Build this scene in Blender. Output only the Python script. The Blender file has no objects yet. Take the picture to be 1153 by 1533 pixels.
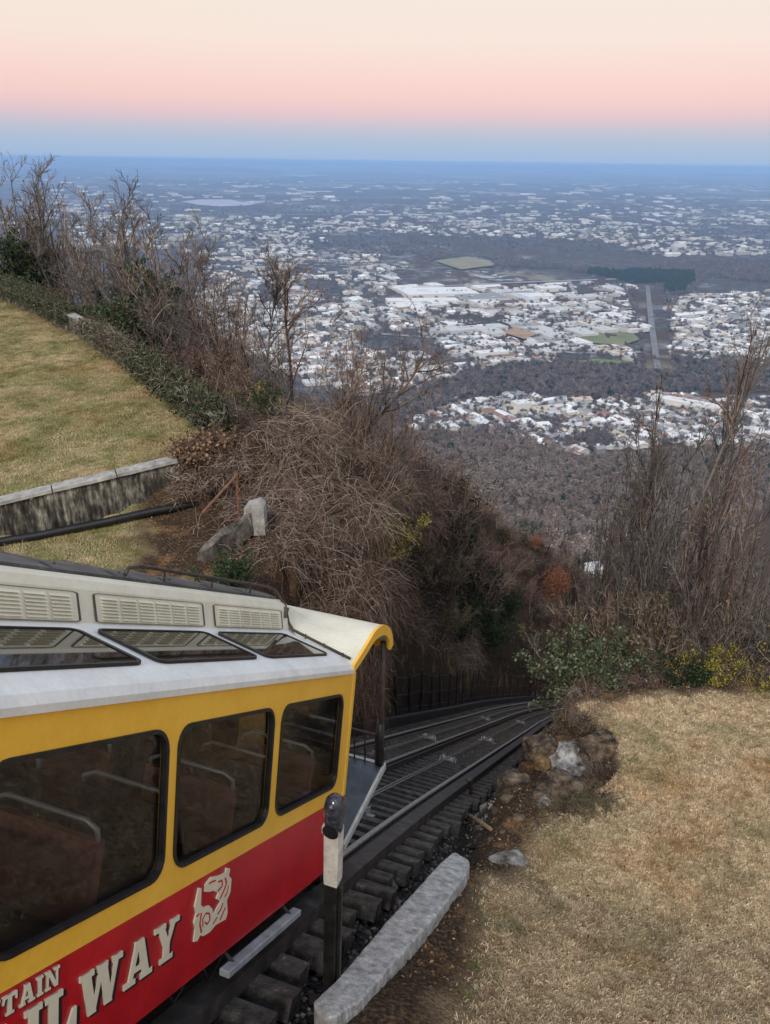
import bpy, math, random
import numpy as np
from mathutils import Vector, Matrix
from mathutils.geometry import tessellate_polygon

SC = bpy.context.scene
COL = SC.collection
rng = np.random.default_rng(7)
random.seed(7)
R = math.radians

# ------------------------------------------------------------------ camera, sky, sun, exposure
PITCH, ROLL, FPX, CX, CY = R(24.5), R(0.8), 1152.0, 576.5, 766.5
cam_d = bpy.data.cameras.new('camera')
cam = bpy.data.objects.new('camera', cam_d); COL.objects.link(cam)
cam_d.sensor_fit = 'VERTICAL'; cam_d.sensor_height = 36.0
cam_d.lens = FPX / 1533.0 * 36.0
cam_d.clip_start = 0.1; cam_d.clip_end = 250000.0
_r0 = Vector((1, 0, 0)); _u0 = Vector((0, math.sin(PITCH), math.cos(PITCH))); _f0 = Vector((0, math.cos(PITCH), -math.sin(PITCH)))
_rc = _r0 * math.cos(ROLL) + _u0 * math.sin(ROLL); _uc = _u0 * math.cos(ROLL) - _r0 * math.sin(ROLL)
cam.matrix_world = Matrix(((_rc.x, _uc.x, -_f0.x, 0), (_rc.y, _uc.y, -_f0.y, 0), (_rc.z, _uc.z, -_f0.z, 0), (0, 0, 0, 1)))
SC.camera = cam

SUN_EL, SUN_AZ = R(40), R(200)          # soft sun lamp behind the viewer, raised above dusk height to brighten the slopes
world = bpy.data.worlds.new('World'); SC.world = world; world.use_nodes = True
wt = world.node_tree; wt.nodes.clear()
def wn(t): return wt.nodes.new(t)
w_out = wn('ShaderNodeOutputWorld'); w_add = wn('ShaderNodeAddShader')
w_sky = wn('ShaderNodeTexSky'); w_sky.sky_type = 'NISHITA'; w_sky.sun_disc = False
w_sky.sun_elevation = SUN_EL; w_sky.sun_rotation = SUN_AZ
w_b1 = wn('ShaderNodeBackground'); w_b1.inputs['Strength'].default_value = 0.01
w_b2 = wn('ShaderNodeBackground'); w_b2.inputs['Strength'].default_value = 0.76
w_tc = wn('ShaderNodeTexCoord'); w_sep = wn('ShaderNodeSeparateXYZ'); w_map = wn('ShaderNodeMapRange')
w_map.inputs['From Min'].default_value = 0.0; w_map.inputs['From Max'].default_value = 1.0
w_ramp = wn('ShaderNodeValToRGB')
def s2l(c):
    return tuple(((v / 255.0) / 12.92 if v / 255.0 <= 0.04045 else ((v / 255.0 + 0.055) / 1.055) ** 2.4) for v in c)
stops = [(0.0, (156, 182, 216)), (0.012, (158, 182, 213)), (0.022, (166, 182, 208)), (0.034, (186, 184, 202)), (0.049, (220, 187, 194)),
         (0.066, (239, 196, 191)), (0.088, (242, 206, 196)), (0.12, (243, 219, 206)), (0.16, (240, 224, 208)), (0.35, (214, 219, 222)), (1.0, (190, 206, 230))]
els = w_ramp.color_ramp.elements
while len(els) < len(stops): els.new(0.5)
for e, (p, c) in zip(els, stops):
    e.position = p; e.color = (*s2l(c), 1)
L = wt.links.new
L(w_tc.outputs['Generated'], w_sep.inputs[0]); L(w_sep.outputs['Z'], w_map.inputs['Value']); L(w_map.outputs[0], w_ramp.inputs[0])
L(w_ramp.outputs[0], w_b2.inputs[0]); L(w_sky.outputs[0], w_b1.inputs[0])
L(w_b1.outputs[0], w_add.inputs[0]); L(w_b2.outputs[0], w_add.inputs[1]); L(w_add.outputs[0], w_out.inputs['Surface'])

sun_d = bpy.data.lights.new('sun', 'SUN'); sun = bpy.data.objects.new('sun', sun_d); COL.objects.link(sun)
sun_d.energy = 2.0; sun_d.angle = R(22); sun_d.color = (1.0, 0.9, 0.78)
# light travels from azimuth SUN_AZ (clockwise from +Y) at elevation SUN_EL
_sd = Vector((math.sin(SUN_AZ) * math.cos(SUN_EL), math.cos(SUN_AZ) * math.cos(SUN_EL), math.sin(SUN_EL)))
sun.rotation_euler = _sd.to_track_quat('Z', 'Y').to_euler()
sun.location = (0, -5, 30)

SC.view_settings.view_transform = 'Standard'; SC.view_settings.look = 'None'
SC.view_settings.exposure = 0.40; SC.view_settings.gamma = 1.0; SC.view_settings.use_curve_mapping = False
SC.render.engine = 'CYCLES'
SC.cycles.max_bounces = 6; SC.cycles.diffuse_bounces = 3; SC.cycles.glossy_bounces = 3; SC.cycles.transmission_bounces = 4
SC.cycles.volume_bounces = 2; SC.cycles.transparent_max_bounces = 12
SC.cycles.use_denoising = True

# ------------------------------------------------------------------ frames of reference
def RAY(px, py):
    a = (px - CX) / FPX; b = (py - CY) / FPX
    u = a * math.cos(ROLL) + b * math.sin(ROLL); v = -a * math.sin(ROLL) + b * math.cos(ROLL)
    return np.array([u, math.cos(PITCH) - v * math.sin(PITCH), -math.sin(PITCH) - v * math.cos(PITCH)])
def at_depth(px, py, k): return RAY(px, py) * k
def at_z(px, py, z): q = RAY(px, py); return q * (z / q[2])
def at_y(px, py, y): q = RAY(px, py); return q * (y / q[1])

def PROJ(p):
    x, y, z = p; fw = y * math.cos(PITCH) - z * math.sin(PITCH); u = x / fw; v = (-y * math.sin(PITCH) - z * math.cos(PITCH)) / fw
    return CX + FPX * (u * math.cos(ROLL) - v * math.sin(ROLL)), CY + FPX * (u * math.sin(ROLL) + v * math.cos(ROLL))
AZ, DIP = R(19.43), R(32.27)             # heading and dip of the railway at the station
HV = np.array([math.sin(AZ), math.cos(AZ), 0.0]); RV = np.array([math.cos(AZ), -math.sin(AZ), 0.0])
DV = HV * math.cos(DIP) + np.array([0, 0, -math.sin(DIP)]); NV = HV * math.sin(DIP) + np.array([0, 0, math.cos(DIP)])
def wh(x, y): return x * RV[0] + y * RV[1], x * HV[0] + y * HV[1]
def xy(w, h): return w * RV[0] + h * HV[0], w * RV[1] + h * HV[1]

def drop(u):
    u = np.maximum(u, 0.0); U = np.maximum(u - 60, 0)
    d = np.where(u < 60, 0.7 * u, 42 + 0.1 * U + 265.8 * (1 - np.exp(-U / 443.0)))
    return np.minimum(d, 423.0)
ZT_H = np.linspace(-35, 45, 801)
_s = 0.6315 + 0.0685 * np.clip((ZT_H - 3) / 8, 0, 1) ** 2 * (3 - 2 * np.clip((ZT_H - 3) / 8, 0, 1)) - 0.04 * np.clip((ZT_H - 24) / 18, 0, 1)
ZT_Z = -np.concatenate([[0], np.cumsum((_s[1:] + _s[:-1]) / 2 * 0.1)]); ZT_Z += -7.40 - np.interp(6.0, ZT_H, ZT_Z)
def z_rail(h):
    h = np.asarray(h, float)
    z = np.where(h < -35, -7.40 + 0.6315 * 41 - 0.6315 * (h + 35), np.interp(h, ZT_H, ZT_Z))
    return np.where(h > 45, ZT_Z[-1] - (drop(h - 12) - drop(33.0)), z)
def curve(h): return 0.006 * np.maximum(np.asarray(h, float) - 28, 0) ** 2
def tpos(w, h, dz=0.0):
    x, y = xy(w + curve(h), h); return np.array([x, y, float(z_rail(h)) + dz])

# smooth value noise, numpy
def _hash(i, j, s):
    n = np.sin(i * 127.1 + j * 311.7 + s * 74.7) * 43758.5453
    return n - np.floor(n)
def vnoise(x, y, s=0):
    i = np.floor(x); j = np.floor(y); fx = x - i; fy = y - j
    fx = fx * fx * (3 - 2 * fx); fy = fy * fy * (3 - 2 * fy)
    a = _hash(i, j, s); b = _hash(i + 1, j, s); c = _hash(i, j + 1, s); d = _hash(i + 1, j + 1, s)
    return (a + (b - a) * fx + (c - a) * fy + (a - b - c + d) * fx * fy) * 2 - 1
def fbm(x, y, s=0, o=4):
    t = 0; a = 1.0; f = 1.0
    for k in range(o):
        t = t + a * vnoise(x * f + k * 17.3, y * f - k * 9.1, s + k); a *= 0.5; f *= 2.03
    return t

LPOLY = np.array([(-2.3, 11.9), (-1.35, 14.0), (-1.9, 16.6), (-3.6, 18.6), (-11.6, 30.2), (-20, 41), (-45, 68), (-150, 110), (-900, 150), (-900, -300), (-20, -37), (-9.1, -7.3), (-3.2, 9.2)])
RPOLY = np.array([(-4.3, -9.0), (0.3, 5.1), (2.55, 10.0), (3.7, 12.9), (5.5, 13.7), (8.74, 14.4), (14, 16.5), (40, 25), (120, 10), (900, -100), (900, -300), (-60, -170)])
def poly_sd(x, y, P):
    """signed distance, positive outside"""
    d = np.full(x.shape, 1e18); ins = np.zeros(x.shape, bool)
    n = len(P)
    for i in range(n):
        ax, ay = P[i]; bx, by = P[(i + 1) % n]
        ex, ey = bx - ax, by - ay; px, py = x - ax, y - ay
        t = np.clip((px * ex + py * ey) / (ex * ex + ey * ey), 0, 1)
        d = np.minimum(d, (px - ex * t) ** 2 + (py - ey * t) ** 2)
        c = ((ay > y) != (by > y)) & (x < (bx - ax) * (y - ay) / ((by - ay) if by != ay else 1e-12) + ax)
        ins ^= c
    d = np.sqrt(d)
    return np.where(ins, -d, d)
HOLLOW = (-0.55, 11.4)
WALL_A, WALL_B = np.array([-4.15, 17.55]), np.array([-8.65, 15.45])
def wall_side(x, y): return (x - WALL_A[0]) * -0.427 + (y - WALL_A[1]) * 0.904
def zl(x, y):
    s = wall_side(x, y)
    up = -6.42 + 0.1 * np.clip(x + 4, -30, 5) + 0.06 * np.clip(y - 17.6, -5, 30)
    lo = -7.75 + 0.02 * (x + 2) + 0.05 * np.clip(14 - y, 0, 8)
    return np.where(s > 0, up, lo)
def zr(x, y):
    w, h = wh(x, y)
    h = np.clip(h, 0, 60)
    z = np.where(h < 7.2, -5.75 - 0.66 * (h - 3.2), -8.43 - 0.26 * (h - 7.2))
    return z + 0.04 * np.clip(w, -2, 15) + 0.20 * np.exp(-((w + 1.1) / .6) ** 2) * np.clip((8 - h) / 1.5, 0, 1)
def terrain(x, y, full=False):
    x = np.asarray(x, float); y = np.asarray(y, float)
    ul = poly_sd(x, y, LPOLY); ur = poly_sd(x, y, RPOLY)
    w, h = wh(x, y); w = w - curve(h)
    rough = fbm(x * 0.35, y * 0.35, 3, 4)
    big = fbm(x * 0.02, y * 0.02, 8, 3)
    hl = zl(x, y) - drop(ul) - np.clip(ul, 0, 3) * 0.25 + rough * 0.22 * np.clip(ul, 0, 1) + big * np.clip(ul * 0.02, 0, 7)
    hr = zr(x, y) - drop(ur) - 1.3 * (1 - np.exp(-np.maximum(ur, 0) / 1.6)) + rough * 0.22 * np.clip(ur, 0, 1) + big * np.clip(ur * 0.02, 0, 7)
    lx, lh = wh(x, y)
    bowl = np.exp(-(((lx - HOLLOW[0]) / .85) ** 2 + ((lh - HOLLOW[1]) / 1.35) ** 2) ** 2) * (.95 + .25 * fbm(x * 2.2, y * 2.2, 71, 3))
    hr = hr - bowl
    micro = fbm(x * 1.3, y * 1.3, 21, 3) * 0.035
    z = np.maximum(hl, hr) + micro
    r = np.hypot(x, y)
    vz = -430 + fbm(x / 900, y / 900, 5, 3) * 2.0 + np.clip((r - 14000) / 20000, 0, 1) * (50 + 130 * fbm(x / 7000, y / 2600, 11, 4)) + np.clip((r - 38000) / 15000, 0, 1) * (90 + 330 * np.abs(fbm(x / 14000, y / 5000, 13, 4)))
    vz = np.where(vz > -200, -200 + 130 * np.tanh((vz + 200) / 200.0), vz)
    z = np.maximum(z, vz)
    zt = z_rail(h) - 0.42
    e_r = np.maximum(0, w + 1.8); e_l = np.maximum(0, -6.15 - w)
    lim_u = zt + np.where(w > -4, 2.1 * e_r, np.interp(h, [0, 19, 30, 48], [7, 7, 4.2, 2.6]) * e_l) + rough * 0.25 * np.clip(e_r + e_l, 0, 1)
    lim_d = zt - np.where(w > -4, 0.9 * e_r, 0.9 * e_l)
    near = (h < 75) & (h > -30)
    zc = np.minimum(np.maximum(z, lim_d), lim_u)
    z = np.where(near, zc, z)
    if full:
        bed = np.clip(1 - np.maximum(e_r, e_l) / 0.5, 0, 1) * near
        lawn_l = np.clip(-ul / 0.7, 0, 1) * np.clip((e_l - 0.6) / 0.6, 0, 1) * (x < 3)
        tipd = np.hypot(x + 2.6, y - 14.6); lawn_l = lawn_l * np.clip((tipd - 2.6 + 1.3 * fbm(x * .9, y * .9, 61, 3)) / 1.6, 0, 1)
        lawn_r = np.clip(-ur / 0.9, 0, 1) * np.clip((z - (lim_u - 1e9)) , 0, 1)
        lawn_r = np.clip((-ur + 0.35 * fbm(x * .8, y * .8, 31, 3)) / 0.7 - 0.3, 0, 1) * (np.clip(lim_u - np.maximum(hr, hl), -0.3, 0.5) + 0.3) / 0.8
        lawn_r = lawn_r * np.clip(1 - bowl / .22, 0, 1)
        valley = np.clip((vz + 6 - z) / 6.0, 0, 1) * (r > 500)
        return z, dict(bed=bed, lawn=np.clip(np.maximum(lawn_l, lawn_r), 0, 1), left=(lawn_l > 0.02).astype(float), valley=valley)
    return z
def gz(x, y): return float(terrain(np.array([x]), np.array([y]))[0])

# ------------------------------------------------------------------ helpers: objects, meshes, materials
def tag(o, label=None, cat=None, group=None, kind=None):
    if label: o['label'] = label
    if cat: o['category'] = cat
    if group: o['group'] = group
    if kind: o['kind'] = kind
    return o
def empty(name, loc, label=None, cat=None, group=None):
    o = bpy.data.objects.new(name, None); COL.objects.link(o); o.location = Vector(loc); o.empty_display_size = 0.2
    return tag(o, label, cat, group)
def np_mesh(name, V, F4=None, F3=None, mats=(), attrs=None, smooth=False, midx=None):
    V = np.asarray(V, np.float32).reshape(-1, 3)
    F4 = np.zeros((0, 4), np.int32) if F4 is None else np.asarray(F4, np.int32).reshape(-1, 4)
    F3 = np.zeros((0, 3), np.int32) if F3 is None else np.asarray(F3, np.int32).reshape(-1, 3)
    m = bpy.data.meshes.new(name)
    m.vertices.add(len(V)); m.vertices.foreach_set('co', V.ravel())
    nl = F4.size + F3.size
    m.loops.add(nl); m.loops.foreach_set('vertex_index', np.concatenate([F4.ravel(), F3.ravel()]))
    m.polygons.add(len(F4) + len(F3))
    st = np.concatenate([np.arange(len(F4)) * 4, F4.size + np.arange(len(F3)) * 3]).astype(np.int32)
    m.polygons.foreach_set('loop_start', st)
    if midx is not None: m.polygons.foreach_set('material_index', np.asarray(midx, np.int32))
    if smooth: m.polygons.foreach_set('use_smooth', np.ones(len(F4) + len(F3), bool))
    m.update(calc_edges=True)
    for k, a in (attrs or {}).items():
        a = np.asarray(a, np.float32)
        if a.ndim == 2:
            at = m.attributes.new(k, 'FLOAT_COLOR', 'POINT')
            if a.shape[1] == 3: a = np.concatenate([a, np.ones((len(a), 1), np.float32)], 1)
            at.data.foreach_set('color', a.ravel())
        else:
            at = m.attributes.new(k, 'FLOAT', 'POINT'); at.data.foreach_set('value', a)
    for mt in mats: m.materials.append(mt)
    return m
def link(name, mesh, parent=None, loc=(0, 0, 0)):
    o = bpy.data.objects.new(name, mesh); COL.objects.link(o); o.location = Vector(loc)
    if parent: o.parent = parent
    return o
class MB:
    def __init__(self): self.v = []; self.f = []; self.mi = []
    def add(self, verts, faces, mi=0):
        b = len(self.v); self.v += [tuple(map(float, p)) for p in verts]
        self.f += [tuple(i + b for i in q) for q in faces]; self.mi += [mi] * len(faces)
    def box(self, c, ax, ay, az, mi=0):
        """c centre, ax/ay/az half vectors"""
        c = np.asarray(c, float); ax = np.asarray(ax, float); ay = np.asarray(ay, float); az = np.asarray(az, float)
        vs = [c + sx * ax + sy * ay + sz * az for sz in (-1, 1) for sy in (-1, 1) for sx in (-1, 1)]
        fs = [(0, 2, 3, 1), (4, 5, 7, 6), (0, 1, 5, 4), (2, 6, 7, 3), (0, 4, 6, 2), (1, 3, 7, 5)]
        if np.dot(np.cross(ax, ay), az) < 0: fs = [q[::-1] for q in fs]
        self.add(vs, fs, mi)
    def tube(self, pts, rad, n=8, caps=True, mi=0):
        P = np.asarray(pts, float); K = len(P); rad = np.broadcast_to(np.asarray(rad, float), (K,))
        T = np.gradient(P, axis=0); T /= np.linalg.norm(T, axis=1)[:, None] + 1e-12
        ref = np.array([0, 0, 1.0]) if abs(T[:, 2]).mean() < 0.8 else np.array([1.0, 0, 0])
        vs = []
        for k in range(K):
            a = np.cross(T[k], ref); a /= np.linalg.norm(a) + 1e-12; b = np.cross(a, T[k])
            for j in range(n):
                t = 2 * math.pi * j / n; vs.append(P[k] + rad[k] * (math.cos(t) * a + math.sin(t) * b))
        fs = [(k * n + j, k * n + (j + 1) % n, (k + 1) * n + (j + 1) % n, (k + 1) * n + j) for k in range(K - 1) for j in range(n)]
        if caps: fs += [tuple(range(n))[::-1], tuple((K - 1) * n + j for j in range(n))]
        self.add(vs, fs, mi)
    def sweep(self, rings, closed=True, caps=True, mi=0):
        K = len(rings); n = len(rings[0]); vs = [p for r_ in rings for p in r_]
        m = n if closed else n - 1
        fs = [(k * n + j, k * n + (j + 1) % n, (k + 1) * n + (j + 1) % n, (k + 1) * n + j) for k in range(K - 1) for j in range(m)]
        if caps and closed: fs += [tuple(range(n))[::-1], tuple((K - 1) * n + j for j in range(n))]
        self.add(vs, fs, mi)
    def build(self, name, mats, parent=None, smooth=False, at=None, bevel=0):
        """world-space verts; the object sits at its parent's location (or `at`)"""
        if not isinstance(mats, (list, tuple)): mats = [mats]
        off = Vector(at) if at is not None else (parent_world(parent) if parent else Vector((0, 0, 0)))
        m = bpy.data.meshes.new(name); m.from_pydata([tuple(Vector(p) - off) for p in self.v], [], self.f)
        for t in mats: m.materials.append(t)
        m.polygons.foreach_set('material_index', self.mi)
        if smooth: m.polygons.foreach_set('use_smooth', [True] * len(self.f))
        m.update()
        o = bpy.data.objects.new(name, m); COL.objects.link(o)
        if parent: o.parent = parent; o.location = off - parent_world(parent)
        else: o.location = off
        if bevel:
            b = o.modifiers.new('bevel', 'BEVEL'); b.width = bevel; b.segments = 2; b.limit_method = 'ANGLE'
        return o
def parent_world(o):
    v = Vector((0, 0, 0))
    while o: v = v + o.location; o = o.parent
    return v

def new_mat(name, rough=0.8, spec=0.3, metallic=0.0):
    m = bpy.data.materials.new(name); m.use_nodes = True
    nt = m.node_tree; b = nt.nodes['Principled BSDF']
    b.inputs['Roughness'].default_value = rough; b.inputs['Specular IOR Level'].default_value = spec; b.inputs['Metallic'].default_value = metallic
    return m, nt, b
def node(nt, t, **kw):
    n = nt.nodes.new(t)
    for k, v in kw.items():
        if k in n.inputs: n.inputs[k].default_value = v
        else: setattr(n, k, v)
    return n
def ramp(nt, fac, stops):
    r = nt.nodes.new('ShaderNodeValToRGB'); e = r.color_ramp.elements
    while len(e) < len(stops): e.new(0.5)
    for q, (p, c) in zip(e, stops): q.position = p; q.color = (*c, 1) if len(c) == 3 else c
    if fac is not None: nt.links.new(fac, r.inputs[0])
    return r.outputs[0]
def mix(nt, fac, a, b, mode='MIX'):
    n = nt.nodes.new('ShaderNodeMix'); n.data_type = 'RGBA'; n.blend_type = mode
    for i, v in ((0, fac), (6, a), (7, b)):
        if isinstance(v, (int, float)): n.inputs[i].default_value = v
        elif isinstance(v, tuple): n.inputs[i].default_value = (*v, 1)
        else: nt.links.new(v, n.inputs[i])
    return n.outputs[2]
def mathn(nt, op, a, b=None, c=None):
    n = nt.nodes.new('ShaderNodeMath'); n.operation = op
    for i, v in enumerate((a, b, c)):
        if v is None: continue
        if isinstance(v, (int, float)): n.inputs[i].default_value = v
        else: nt.links.new(v, n.inputs[i])
    return n.outputs[0]
def noise(nt, scale, detail=4, vec=None, rough=0.55, off=None):
    n = nt.nodes.new('ShaderNodeTexNoise'); n.inputs['Scale'].default_value = scale; n.inputs['Detail'].default_value = detail; n.inputs['Roughness'].default_value = rough
    if vec is None:
        g = nt.nodes.new('ShaderNodeNewGeometry'); vec = g.outputs['Position']
    if off is not None:
        mp = nt.nodes.new('ShaderNodeMapping'); mp.inputs['Location'].default_value = off; nt.links.new(vec, mp.inputs[0]); vec = mp.outputs[0]
    nt.links.new(vec, n.inputs['Vector']); return n.outputs['Fac']
def attr(nt, name):
    a = nt.nodes.new('ShaderNodeAttribute'); a.attribute_name = name; return a
def bump(nt, b, h, strength=0.4, dist=0.02):
    n = nt.nodes.new('ShaderNodeBump'); n.inputs['Strength'].default_value = strength; n.inputs['Distance'].default_value = dist
    nt.links.new(h, n.inputs['Height']); nt.links.new(n.outputs[0], b.inputs['Normal'])
def surf_mat(name, c1, c2, scale=6, rough=0.8, spec=0.3, bmp=0.3, bdist=0.01, c3=None, metallic=0.0, fine=60):
    """two or three toned worn surface"""
    m, nt, b = new_mat(name, rough, spec, metallic)
    tc = nt.nodes.new('ShaderNodeNewGeometry').outputs['Position']
    n1 = noise(nt, scale, 6, tc); n2 = noise(nt, fine, 3, tc)
    f = mathn(nt, 'MULTIPLY_ADD', n2, 0.35, mathn(nt, 'MULTIPLY', n1, 0.75))
    st = [(0.36, c1), (0.66, c2)]
    if c3: st.append((0.76, c3))
    nt.links.new(ramp(nt, f, st), b.inputs['Base Color'])
    if bmp: bump(nt, b, f, bmp, bdist)
    return m
def veg_mat(name, stops, rough=0.85, trans=0.0):
    """colour runs over each stem's own tint plus a shift per plant"""
    m, nt, b = new_mat(name, rough, 0.15)
    oi = nt.nodes.new('ShaderNodeObjectInfo')
    f = mathn(nt, 'MULTIPLY_ADD', oi.outputs['Random'], 0.35, mathn(nt, 'MULTIPLY', attr(nt, 'tint').outputs['Fac'], 0.75))
    c = ramp(nt, f, stops); nt.links.new(c, b.inputs['Base Color'])
    if trans:
        t = nt.nodes.new('ShaderNodeBsdfTranslucent'); nt.links.new(c, t.inputs[0])
        mx = nt.nodes.new('ShaderNodeMixShader'); mx.inputs[0].default_value = trans
        nt.links.new(b.outputs[0], mx.inputs[1]); nt.links.new(t.outputs[0], mx.inputs[2]); nt.links.new(mx.outputs[0], nt.nodes['Material Output'].inputs[0])
    return m

# ------------------------------------------------------------------ the ground: one sheet from the station to the horizon
def build_ground():
    th = np.concatenate([np.arange(-180, -48, 6.0), np.arange(-48, -31, 0.8), np.arange(-31, 31, 0.2), np.arange(31, 48, 0.8), np.arange(48, 180, 6.0)])
    rr = [0.6]
    while rr[-1] < 70000: rr.append(rr[-1] * (1.022 if 3 < rr[-1] < 60 else 1.032))
    rr = np.array(rr); A, B = len(rr), len(th)
    X = rr[:, None] * np.sin(np.radians(th))[None]; Y = rr[:, None] * np.cos(np.radians(th))[None]
    z, msk = terrain(X.ravel(), Y.ravel(), full=True)
    V = np.stack([X.ravel(), Y.ravel(), z], 1)
    i = np.arange(A - 1)[:, None]; j = np.arange(B)[None]; jn = (j + 1) % B
    F = np.stack([i * B + j, (i) * B + jn, (i + 1) * B + jn, (i + 1) * B + j], -1).reshape(-1, 4)
    c = len(V); V = np.vstack([V, [[0, 0, gz(0, 0)]]])
    F3 = np.stack([np.full(B, c), (np.arange(B) + 1) % B, np.arange(B)], 1)
    for k in msk: msk[k] = np.append(msk[k], msk[k][0])
    return V, F[:, ::-1], F3[:, ::-1], msk

def ground_mat():
    m, nt, b = new_mat('ground', 0.95, 0.1)
    P = nt.nodes.new('ShaderNodeNewGeometry').outputs['Position']
    # winter lawn
    n1 = noise(nt, 0.55, 5, P); n2 = noise(nt, 3.0, 5, P); n3 = noise(nt, 38, 3, P, 0.7)
    straw = ramp(nt, n3, [(0.32, (.10, .07, .035)), (0.45, (.36, .26, .14)), (0.56, (.58, .45, .27)), (0.68, (.76, .64, .44))])
    green = ramp(nt, n3, [(0.3, (.05, .055, .02)), (0.5, (.16, .165, .055)), (0.7, (.36, .33, .16))])
    gmask = ramp(nt, mathn(nt, 'MULTIPLY_ADD', attr(nt, 'left').outputs['Fac'], 0.15, mathn(nt, 'MULTIPLY_ADD', n2, 0.45, mathn(nt, 'MULTIPLY', n1, 0.55))), [(0.53, (0, 0, 0)), (0.68, (.85, .85, .85))])
    lawn = mix(nt, gmask, straw, green)
    red = ramp(nt, noise(nt, 0.8, 4, P, off=(7, 3, 1)), [(0.55, (0, 0, 0)), (0.66, (.6, .6, .6))])
    lawn = mix(nt, red, lawn, ramp(nt, n3, [(0.3, (.12, .06, .03)), (0.55, (.36, .22, .12)), (0.75, (.52, .36, .22))]))
    # forest floor: leaf litter and clay
    f1 = noise(nt, 1.2, 6, P); f2 = noise(nt, 24, 3, P, 0.7)
    litter = ramp(nt, f2, [(0.3, (.012, .009, .007)), (0.5, (.055, .036, .024)), (0.68, (.15, .10, .062)), (0.8, (.3, .22, .15))])
    clay = ramp(nt, f2, [(0.3, (.09, .045, .02)), (0.6, (.34, .19, .09)), (0.8, (.5, .33, .19))])
    floor = mix(nt, ramp(nt, f1, [(0.56, (0, 0, 0)), (0.68, (.8, .8, .8))]), litter, clay)
    base = mix(nt, attr(nt, 'lawn').outputs['Fac'], floor, lawn)
    # black cinder ballast in the cutting
    bal = ramp(nt, noise(nt, 30, 3, P, 0.8), [(0.35, (.006, .006, .007)), (0.55, (.03, .028, .028)), (0.75, (.10, .09, .085))])
    base = mix(nt, attr(nt, 'bed').outputs['Fac'], base, bal)
    # the valley floor, too far away to tell its pieces apart
    sep = nt.nodes.new('ShaderNodeSeparateXYZ'); nt.links.new(P, sep.inputs[0])
    cmb = nt.nodes.new('ShaderNodeCombineXYZ'); nt.links.new(sep.outputs[0], cmb.inputs[0]); nt.links.new(sep.outputs[1], cmb.inputs[1])
    Q = cmb.outputs[0]
    def vor(scale, rnd=1.0):
        v = nt.nodes.new('ShaderNodeTexVoronoi'); v.inputs['Scale'].default_value = scale; v.inputs['Randomness'].default_value = rnd
        nt.links.new(Q, v.inputs['Vector']); s = nt.nodes.new('ShaderNodeSeparateColor'); nt.links.new(v.outputs['Color'], s.inputs[0]); return s.outputs
    small = vor(1 / 38.0); bigv = vor(1 / 150.0); huge = vor(1 / 700.0)
    urban = ramp(nt, noise(nt, 1 / 2300.0, 6, Q, 0.68), [(0.50, (0, 0, 0)), (0.62, (1, 1, 1))])
    wood = ramp(nt, noise(nt, 1 / 45.0, 5, Q, 0.75), [(0.32, (.02, .022, .028)), (0.5, (.07, .068, .075)), (0.66, (.16, .145, .145))])
    street = ramp(nt, small[1], [(0.0, (.05, .05, .055)), (0.5, (.16, .155, .15)), (1.0, (.36, .35, .34))])
    thr = mathn(nt, 'GREATER_THAN', small[0], 0.84)
    roofc = ramp(nt, small[2], [(0.0, (.4, .41, .43)), (0.5, (.62, .62, .61)), (0.9, (.4, .27, .21))])
    town = mix(nt, thr, mix(nt, mathn(nt, 'GREATER_THAN', small[1], 0.66), wood, street), roofc)
    works = mathn(nt, 'MULTIPLY', mathn(nt, 'GREATER_THAN', bigv[0], 0.92), urban)
    valley = mix(nt, urban, wood, town)
    valley = mix(nt, works, valley, ramp(nt, bigv[1], [(0.0, (.45, .45, .45)), (1.0, (.85, .84, .82))]))
    field = mathn(nt, 'MULTIPLY', mathn(nt, 'GREATER_THAN', huge[0], 0.9), mathn(nt, 'GREATER_THAN', bigv[2], 0.35))
    valley = mix(nt, field, valley, ramp(nt, huge[1], [(0.0, (.10, .12, .06)), (1.0, (.30, .25, .17))]))
    base = mix(nt, attr(nt, 'valley').outputs['Fac'], base, valley)
    nt.links.new(base, b.inputs['Base Color'])
    bump(nt, b, mathn(nt, 'ADD', n3, f2), 0.7, 0.035)
    return m
M_ground = ground_mat()
_V, _F, _F3, _msk = build_ground()
g_o = link('ground', np_mesh('ground', _V, _F, _F3, [M_ground], {k: v for k, v in _msk.items()}, smooth=True))
tag(g_o, kind='structure')

def scatter_group(src):
    """geometry nodes: src instanced on every point of a mesh, turned by 'rot' and sized by 'scl'"""
    ng = bpy.data.node_groups.new('scatter', 'GeometryNodeTree')
    ng.interface.new_socket('Geometry', in_out='INPUT', socket_type='NodeSocketGeometry')
    ng.interface.new_socket('Geometry', in_out='OUTPUT', socket_type='NodeSocketGeometry')
    gi = ng.nodes.new('NodeGroupInput'); go = ng.nodes.new('NodeGroupOutput')
    ip = ng.nodes.new('GeometryNodeInstanceOnPoints'); ob = ng.nodes.new('GeometryNodeObjectInfo'); ob.inputs['Object'].default_value = src
    ob.inputs['As Instance'].default_value = True
    ra = ng.nodes.new('GeometryNodeInputNamedAttribute'); ra.data_type = 'FLOAT_VECTOR'; ra.inputs['Name'].default_value = 'rot'
    sa = ng.nodes.new('GeometryNodeInputNamedAttribute'); sa.data_type = 'FLOAT_VECTOR'; sa.inputs['Name'].default_value = 'scl'
    l = ng.links.new
    l(gi.outputs[0], ip.inputs['Points']); l(ob.outputs['Geometry'], ip.inputs['Instance'])
    l(ra.outputs[0], ip.inputs['Rotation']); l(sa.outputs[0], ip.inputs['Scale']); l(ip.outputs[0], go.inputs[0])
    return ng
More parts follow.
